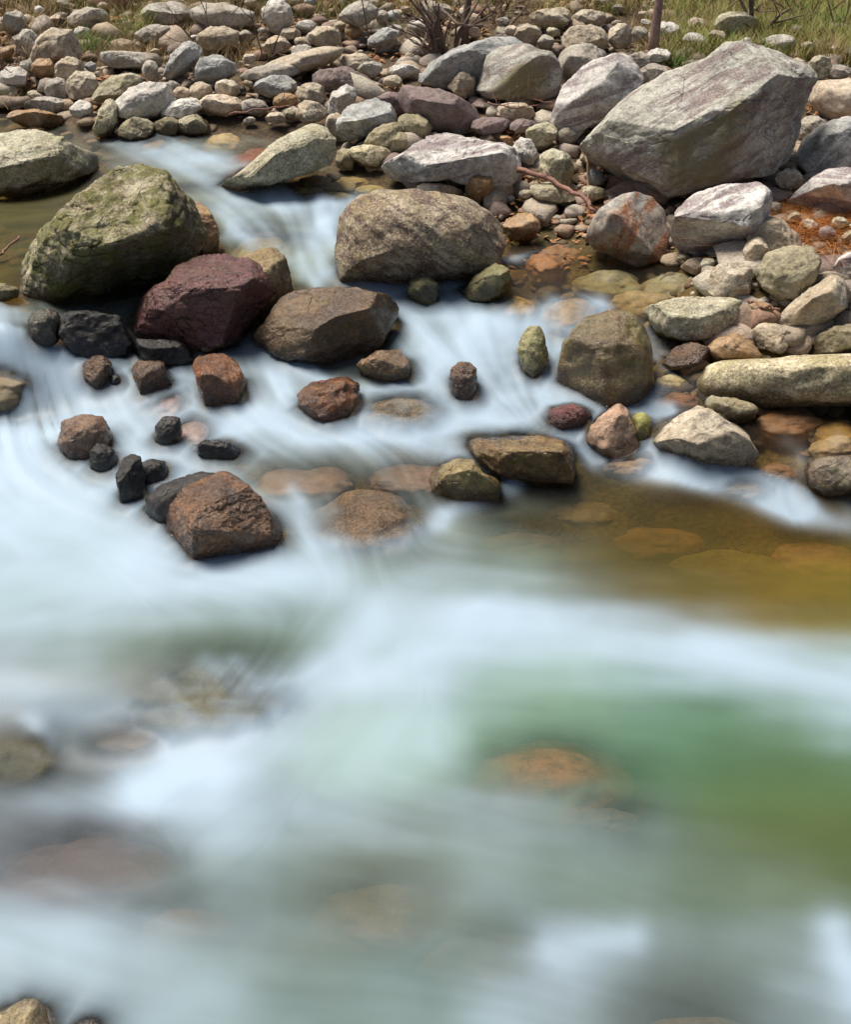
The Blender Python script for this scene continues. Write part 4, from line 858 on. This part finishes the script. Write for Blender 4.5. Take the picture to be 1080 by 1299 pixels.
# amber tint of clear water, deeper = stronger
tint = np.exp(-np.clip(dist, 0, .4)[:, None] * np.array([1.2, 2.6, 7.0]))
F4 = None
ii = np.arange(nr * nc).reshape(nr, nc); Fw = np.stack([ii[:-1, :-1], ii[:-1, 1:], ii[1:, 1:], ii[1:, :-1]], -1).reshape(-1, 4)
keep = ((zw - gw_)[Fw] > -.06).any(1); Fw = Fw[keep]; used = np.unique(Fw); mp = np.full(nr * nc, -1); mp[used] = np.arange(len(used)); Fw = mp[Fw]
m = bpy.data.materials.new('stream_water'); m.use_nodes = True; t = m.node_tree; t.nodes.remove(t.nodes['Principled BSDF']); out = t.nodes['Material Output']
def attr(n):
    a = N(t, 'ShaderNodeAttribute'); a.attribute_name = n; return a
ac, ao, at_ = attr('foam_colour'), attr('cloudiness'), attr('water_tint')
df = N(t, 'ShaderNodeBsdfDiffuse'); t.links.new(ac.outputs['Color'], df.inputs[0])
tr = N(t, 'ShaderNodeBsdfTransparent'); t.links.new(at_.outputs['Color'], tr.inputs[0])
mx = N(t, 'ShaderNodeMixShader'); t.links.new(ao.outputs['Fac'], mx.inputs[0]); t.links.new(tr.outputs[0], mx.inputs[1]); t.links.new(df.outputs[0], mx.inputs[2])
gl = N(t, 'ShaderNodeBsdfGlossy'); gl.inputs['Roughness'].default_value = .36
fr = N(t, 'ShaderNodeFresnel'); fr.inputs['IOR'].default_value = 1.33
fm = N(t, 'ShaderNodeMath', operation='MULTIPLY'); t.links.new(fr.outputs[0], fm.inputs[0]); fm.inputs[1].default_value = .45
mx2 = N(t, 'ShaderNodeMixShader'); t.links.new(fm.outputs[0], mx2.inputs[0]); t.links.new(mx.outputs[0], mx2.inputs[1]); t.links.new(gl.outputs[0], mx2.inputs[2])
t.links.new(mx2.outputs[0], out.inputs[0])
wo = mesh_obj('water', P3[used], Fw, m); wo['kind'] = 'structure'
me = wo.data
for nm, arr in (('foam_colour', col), ('water_tint', tint)):
    a = me.attributes.new(nm, 'FLOAT_COLOR', 'POINT'); a.data.foreach_set('color', np.c_[arr, np.ones(len(arr))][used].astype(np.float32).ravel())
a = me.attributes.new('cloudiness', 'FLOAT', 'POINT'); a.data.foreach_set('value', opac[used].astype(np.float32))
# ------------------------------------------------------------------ branches, shrubs, grass
def tube(pts, rads, n=7):
    pts = np.array(pts, float); V, Fq = [], []
    for i, p in enumerate(pts):
        d = pts[min(i + 1, len(pts) - 1)] - pts[max(i - 1, 0)]; d /= np.linalg.norm(d) + 1e-9
        a = np.cross(d, [0.3, .2, 1.]) if abs(d[2]) < .9 else np.cross(d, [1., 0, 0]); a /= np.linalg.norm(a); b = np.cross(d, a)
        for k in range(n):
            th = 2 * math.pi * k / n; V.append(p + rads[i] * (math.cos(th) * a + math.sin(th) * b))
    for i in range(len(pts) - 1):
        for k in range(n): Fq.append((i * n + k, i * n + (k + 1) % n, (i + 1) * n + (k + 1) % n, (i + 1) * n + k))
    Fq.append(tuple(range(n - 1, -1, -1))); Fq.append(tuple((len(pts) - 1) * n + k for k in range(n)))
    return V, Fq
class MB:
    def __init__(s): s.V, s.F = [], []
    def add(s, V, Fq):
        k = len(s.V); s.V += [tuple(v) for v in V]; s.F += [tuple(i + k for i in f) for f in Fq]
    def build(s, name, mat, parent=None, loc=(0, 0, 0)):
        V = np.array(s.V) - np.array(loc) * (parent is None); return mesh_obj(name, V, s.F, mat, loc if parent is None else (0, 0, 0), parent=parent)
def plain(name, c1, c2, scale=40, rough=.8):
    m, t, b = newmat(name); tc = N(t, 'ShaderNodeTexCoord'); f = noise(t, tc.outputs['Object'], scale, 4, .7)
    t.links.new(mixc(t, ramp(t, f, .35, .65), c1, c2), b.inputs['Base Color']); b.inputs['Roughness'].default_value = rough
    bp = N(t, 'ShaderNodeBump'); bp.inputs['Distance'].default_value = .004; t.links.new(f, bp.inputs['Height']); t.links.new(bp.outputs[0], b.inputs['Normal']); return m
BARK = plain('dark_bark', (.07, .045, .035), (.16, .11, .085)); TWIG = plain('twig_bark', (.13, .075, .045), (.24, .15, .09)); REDB = plain('reddish_branch_bark', (.14, .06, .04), (.28, .15, .11))
STRAW = plain('dead_grass', (.3, .2, .08), (.45, .34, .16), 3); GREEN = plain('green_grass', (.12, .16, .025), (.3, .32, .08), 5); NEED = plain('pine_needle_litter', (.45, .15, .03), (.6, .28, .08), 6)
LEAF = plain('dead_leaf', (.26, .1, .04), (.4, .2, .08), 30); GREEN2 = plain('leaf_green', (.06, .14, .015), (.13, .24, .03), 5)

def wob(p, q, n, amp, r):
    p, q = np.array(p, float), np.array(q, float); pts = [p + (q - p) * i / n for i in range(n + 1)]
    for i in range(1, n): pts[i] = pts[i] + r.normal(size=3) * amp
    return pts
def stick(label, ends, rad, mat, seed, name='fallen_branch', cat='branch', twigs=3):
    """ends: (px, py, lift) pairs"""
    r = np.random.default_rng(seed); A = [hit(x, y) + np.array([0, -.04, l]) for x, y, l in ends]
    pts = []
    for a, b in zip(A[:-1], A[1:]): pts += wob(a, b, 5, rad * .6, r)[:-1]
    pts.append(A[-1]); n = len(pts); mb = MB(); mb.add(*tube(pts, [rad * (1 - .45 * i / n) * r.uniform(.88, 1.1) for i in range(n)], 8))
    for _ in range(twigs):
        i = r.integers(1, n - 1); e = pts[i] + r.normal(size=3) * np.array([.08, .05, .06]) + np.array([0, 0, .05]); mb.add(*tube(wob(pts[i], e, 3, .006, r), [rad * .4, rad * .3, rad * .25, rad * .12], 5))
    o = mb.build(name, mat, loc=tuple(A[0])); tag(o, label, cat); return o
stick('reddish bare branch lying across the rocks above the right pool', [(655,241,.14),(700,253,.13),(745,274,.1),(786,297,.04)], .019, REDB, 1)
stick('thin grey stick standing in the gap left of the huge boulder', [(738,184,.02),(744,225,.1),(745,262,.03)], .01, TWIG, 2, twigs=0)
stick('slender peeled stick pointing out of the mossy boulder at the left edge', [(-14,336,.03),(8,326,.05),(30,318,.1)], .01, REDB, 3, twigs=0)
stick('thin brown twig lying across the peach and orange stones', [(292,151,.04),(330,146,.05),(372,141,.05)], .008, REDB, 4)
stick('dark dead branch lying on top of the slanting boulder at top centre', [(560,60,.3),(580,82,.3),(612,74,.25)], .012, BARK, 5)
stick('short reddish flake of wood beside the small brick shaped stone', [(945,391,.06),(962,400,.06),(986,403,.06)], .01, REDB, 6, twigs=0)
stick('thin twig bundle under the square olive boulder', [(640,132,.06),(670,136,.07),(704,140,.06)], .007, REDB, 7, twigs=7)
stick('brown twigs lying on the flat pinkish stone', [(618,158,.16),(650,162,.14),(682,156,.13)], .006, REDB, 8, twigs=8)

def grow(mb, p, d, L, rad, lev, r, leaf=None):
    n = 4; pts = [p]; q = p.copy(); dd = d.copy()
    for i in range(n):
        dd = dd + r.normal(size=3) * .16; dd /= np.linalg.norm(dd); q = q + dd * L / n; pts.append(q)
    mb.add(*tube(pts, [rad * (1 - .6 * i / n) for i in range(n + 1)], 6 if lev > 1 else 4))
    if lev == 0: return
    for _ in range(r.integers(2, 4)):
        k = r.integers(1, n + 1); nd = dd + r.normal(size=3) * .55; nd /= np.linalg.norm(nd); grow(mb, pts[k], nd, L * r.uniform(.5, .75), rad * .5, lev - 1, r)
def shrub(label, x, y, L, rad, stems, seed, mat=TWIG, spread=.5, lev=2, name='bare_shrub', cat='shrub'):
    r = np.random.default_rng(seed); p = hit(x, y, 0); root = bpy.data.objects.new(name, None); S.collection.objects.link(root); root.location = p
    tag(root, label, cat, 'bare shrubs on the bank' if name == 'bare_shrub' else None)
    for k in range(stems):
        mb = MB(); d = np.array([r.normal() * spread, r.normal() * spread * .6, 1.]); d /= np.linalg.norm(d)
        grow(mb, np.array([r.normal() * .03 * (stems > 1), r.normal() * .03 * (stems > 1), -.05]), d, L * r.uniform(.75, 1.15), rad * r.uniform(.6, 1), lev, r)
        mesh_obj('stem', np.array(mb.V), mb.F, mat, parent=root)
    return root
shrub('thin bare shrub in front of the long rounded grey boulder', 262, 68, .55, .011, 3, 1, BARK, .35)
shrub('leaning bare shrub at the left edge over the white stone', 8, 92, .5, .008, 5, 2, TWIG, .7)
shrub('fine bare shrub beside the white upright boulder', 336, 76, .5, .01, 3, 3, BARK, .4)
shrub('single dark sapling behind the dull purple rock', 474, 62, .6, .012, 1, 4, BARK, .15)
shrub('tangled shrub with many dark stems at the top centre', 562, 78, .55, .026, 8, 5, BARK, .45)
shrub('bare shrub right of the tangled one at the top centre', 628, 40, .5, .014, 5, 6, TWIG, .5)
shrub('dark leaning stump shrub in the grass behind the huge boulder', 955, 50, .5, .03, 4, 7, BARK, .35)
shrub('reddish bare shrub at the top right corner', 1030, 30, .6, .01, 7, 8, TWIG, .6)
shrub('low twiggy shrub in the dead grass right of the top right shrub', 1075, 45, .5, .009, 6, 9, TWIG, .6)
shrub('low twiggy shrub at the top above the flat brown stone', 790, 12, .5, .01, 6, 10, TWIG, .6)
shrub('thin brown shrub at the top left corner', 45, 22, .5, .008, 7, 11, TWIG, .6)
shrub('dry twiggy shrub above the broad grey stone', 180, 12, .5, .008, 6, 12, TWIG, .6)
shrub('small dry shrub over the orange tinted upright stone', 48, 108, .28, .006, 6, 13, REDB, .7)
shrub('dry twiggy shrub at the top between the grey boulder and the tan boulder', 410, 10, .5, .008, 5, 14, TWIG, .6)
# slim tree trunks
def trunk(label, x, y, rad, seed, lean=0.):
    r = np.random.default_rng(seed); p = hit(x, y, 0); root = bpy.data.objects.new('young_tree', None); S.collection.objects.link(root); root.location = p; tag(root, label, 'tree', 'slim bare trunks on the bank')
    mb = MB(); n = 14; pts = [np.array([lean * i * .25 + r.normal() * .012, r.normal() * .01, -.08 + i * .25]) for i in range(n)]
    mb.add(*tube(pts, [rad * (1.7 if i == 0 else 1.15 if i == 1 else 1 - .045 * i) for i in range(n)], 12))
    for k in range(5):
        a = r.uniform(0, 6.28); e = np.array([math.cos(a) * rad * 4, math.sin(a) * rad * 4, -.06]); mb.add(*tube([np.array([0, 0, .1]), e * .5 + [0, 0, .05], e], [rad * .6, rad * .4, rad * .15], 6))
    mesh_obj('trunk', np.array(mb.V), mb.F, BARK if seed != 1 else plain('pinkish_bark', (.17, .1, .085), (.33, .22, .19), 30), parent=root)
    mc = MB()
    for k in range(9):
        i = r.integers(7, n); grow(mc, pts[i], np.array([r.normal(), r.normal(), .6]) / 1.6, .9, rad * .35, 2, r)
    mesh_obj('crown', np.array(mc.V), mc.F, TWIG, parent=root)
trunk('slim pinkish bare trunk with spread roots left of the huge boulder', 826, 76, .035, 1, .03)
trunk('brown leaning trunk rising from the tangled shrub at top centre', 588, 56, .028, 2, .06)

def blades(n, pts_fn, L, wid, seed, spread=.5, droop=.5):
    r = np.random.default_rng(seed); V = np.zeros((n * 8, 3)); Fq = []; 
    P = pts_fn(r, n)
    for i in range(n):
        p = P[i]; a = r.uniform(0, 6.28); tl = abs(r.normal()) * spread; l = L * r.uniform(.5, 1.2); w_ = wid * r.uniform(.6, 1.2)
        h = np.array([math.cos(a), math.sin(a), 0]); sd = np.array([-h[1], h[0], 0]); 
        for k in range(4):
            s = k / 3; q = p + h * l * (tl * s + droop * s * s * .6) + np.array([0, 0, l * (s - .28 * droop * s * s)]); ww = w_ * (1 - s * .92)
            V[i * 8 + 2 * k] = q - sd * ww; V[i * 8 + 2 * k + 1] = q + sd * ww
        for k in range(3): b0 = i * 8 + 2 * k; Fq.append((b0, b0 + 1, b0 + 3, b0 + 2))
    return V, np.array(Fq)
def tuft(label, x, y, rad, L, n, seed, mat=GREEN, name='grass_tuft', droop=.7):
    p = hit(x, y, 0)
    def f(r, n):
        q = r.normal(size=(n, 3)) * rad * .5; q[:, 2] = -.01; return q
    V, Fq = blades(n, f, L, .0035, seed, .5, droop); z = Gf(p[None, :2] + V[:, :2][::8][:1] * 0)[0]
    o = mesh_obj(name, V, Fq, mat, tuple(p)); tag(o, label, 'grass', 'grass tufts among the stones'); return o
for k, (l, x, y, rd, L, n, m_) in enumerate([
 ('bright green grass tuft right of the big tan pink boulder', 118, 66, .16, .22, 170, GREEN2),
 ('tall green grass tuft at the top between two grey stones', 172, 48, .14, .34, 160, GREEN),
 ('small broad green tuft above the white rounded boulder', 178, 90, .06, .1, 60, GREEN2),
 ('yellowish tuft at the left water edge', 14, 132, .12, .14, 140, STRAW),
 ('green blades at the far left under the white stone', 10, 122, .1, .12, 70, GREEN2),
 ('small green tuft left of the white upright boulder', 380, 20, .08, .14, 60, GREEN2),
 ('green tuft right of the round tan boulder', 504, 42, .1, .12, 70, GREEN),
 ('green tuft at the very top centre', 452, 6, .1, .2, 90, GREEN2),
 ('leafy green clump right of the bare trunk', 856, 84, .16, .16, 190, GREEN2),
 ('green tuft behind the left slope of the huge boulder', 885, 62, .16, .16, 200, GREEN),
 ('long green tuft right of the lichen covered boulder', 985, 44, .16, .2, 160, GREEN2),
 ('green tuft at the right edge of the top', 1060, 40, .16, .22, 180, GREEN2),
 ('pale grass tuft between the huge boulder and the pinkish one', 1033, 140, .08, .14, 90, STRAW),
 ('green tuft left of the bare trunk at the top', 780, 20, .14, .18, 130, GREEN),
 ('small dry tuft on the dark stone left of the tan pink boulder', 40, 40, .12, .25, 100, STRAW),
 ('green tuft below the small cream stone in the grass', 905, 60, .12, .14, 130, GREEN2),
 ('dry tuft under the grey angular stone at the right', 1055, 80, .14, .22, 150, STRAW)]):
    tuft(l, x, y, rd, L, n, 50 + k, m_)
def bankpts(x0, x1, y0, y1, clump=0):
    def f(r, n):
        out = []
        cs = [(r.uniform(x0, x1), r.uniform(y0, y1)) for _ in range(max(1, n // 14))]
        C = np.array([hit(a, b, 0) for a, b in cs])
        P = C[r.integers(0, len(C), n)] + r.normal(size=(n, 3)) * np.array([.09, .09, 0]); P[:, 2] = Gf(P[:, :2]) - .01
        return P
    return f
def field(name, n, fn, L, wid, seed, mat, spread=.6, droop=.6):
    V, Fq = blades(n, fn, L, wid, seed, spread, droop); o = mesh_obj(name, V, Fq, mat); o['kind'] = 'stuff'; return o
field('green_grass', 11000, bankpts(840, 1200, -45, 80), .2, .0045, 70, GREEN)
field('dead_grass', 11000, bankpts(820, 1200, -45, 84), .2, .0026, 71, STRAW)
field('dead_grass', 7000, bankpts(-150, 850, -45, 26), .26, .0026, 72, STRAW)
field('green_grass', 4200, bankpts(-150, 850, -45, 24), .2, .003, 73, GREEN)
field('dead_grass', 3000, bankpts(-60, 330, 15, 90), .2, .0022, 74, STRAW)
field('dead_grass', 700, bankpts(330, 830, 12, 60), .16, .0022, 75, STRAW)
field('pine_needles', 7000, bankpts(1005, 1150, 270, 320), .1, .0022, 76, NEED, 3., .1)
field('pine_needles', 260, bankpts(990, 1010, 222, 250), .06, .0016, 77, NEED, 3., .1)
def leaves(n, fn, seed):
    r = np.random.default_rng(seed); P = fn(r, n); V, Fq = [], []
    for i, p in enumerate(P):
        a = r.uniform(0, 6.28); s = r.uniform(.015, .035); u = np.array([math.cos(a), math.sin(a), r.normal() * .35]) * s; v = np.array([-math.sin(a), math.cos(a), r.normal() * .35]) * s * .6
        p = p + [0, 0, .03]; k = len(V); V += [p - u, p - u * .1 - v, p + u, p - u * .1 + v, p + [0, 0, s * .3]]; Fq += [(k, k + 1, k + 4), (k + 1, k + 2, k + 4), (k + 2, k + 3, k + 4), (k + 3, k, k + 4)]
    o = mesh_obj('fallen_leaves', V, Fq, LEAF); o['kind'] = 'stuff'
leaves(2200, bankpts(-100, 1180, -30, 130), 5); leaves(1300, bankpts(620, 1120, 130, 320), 6)
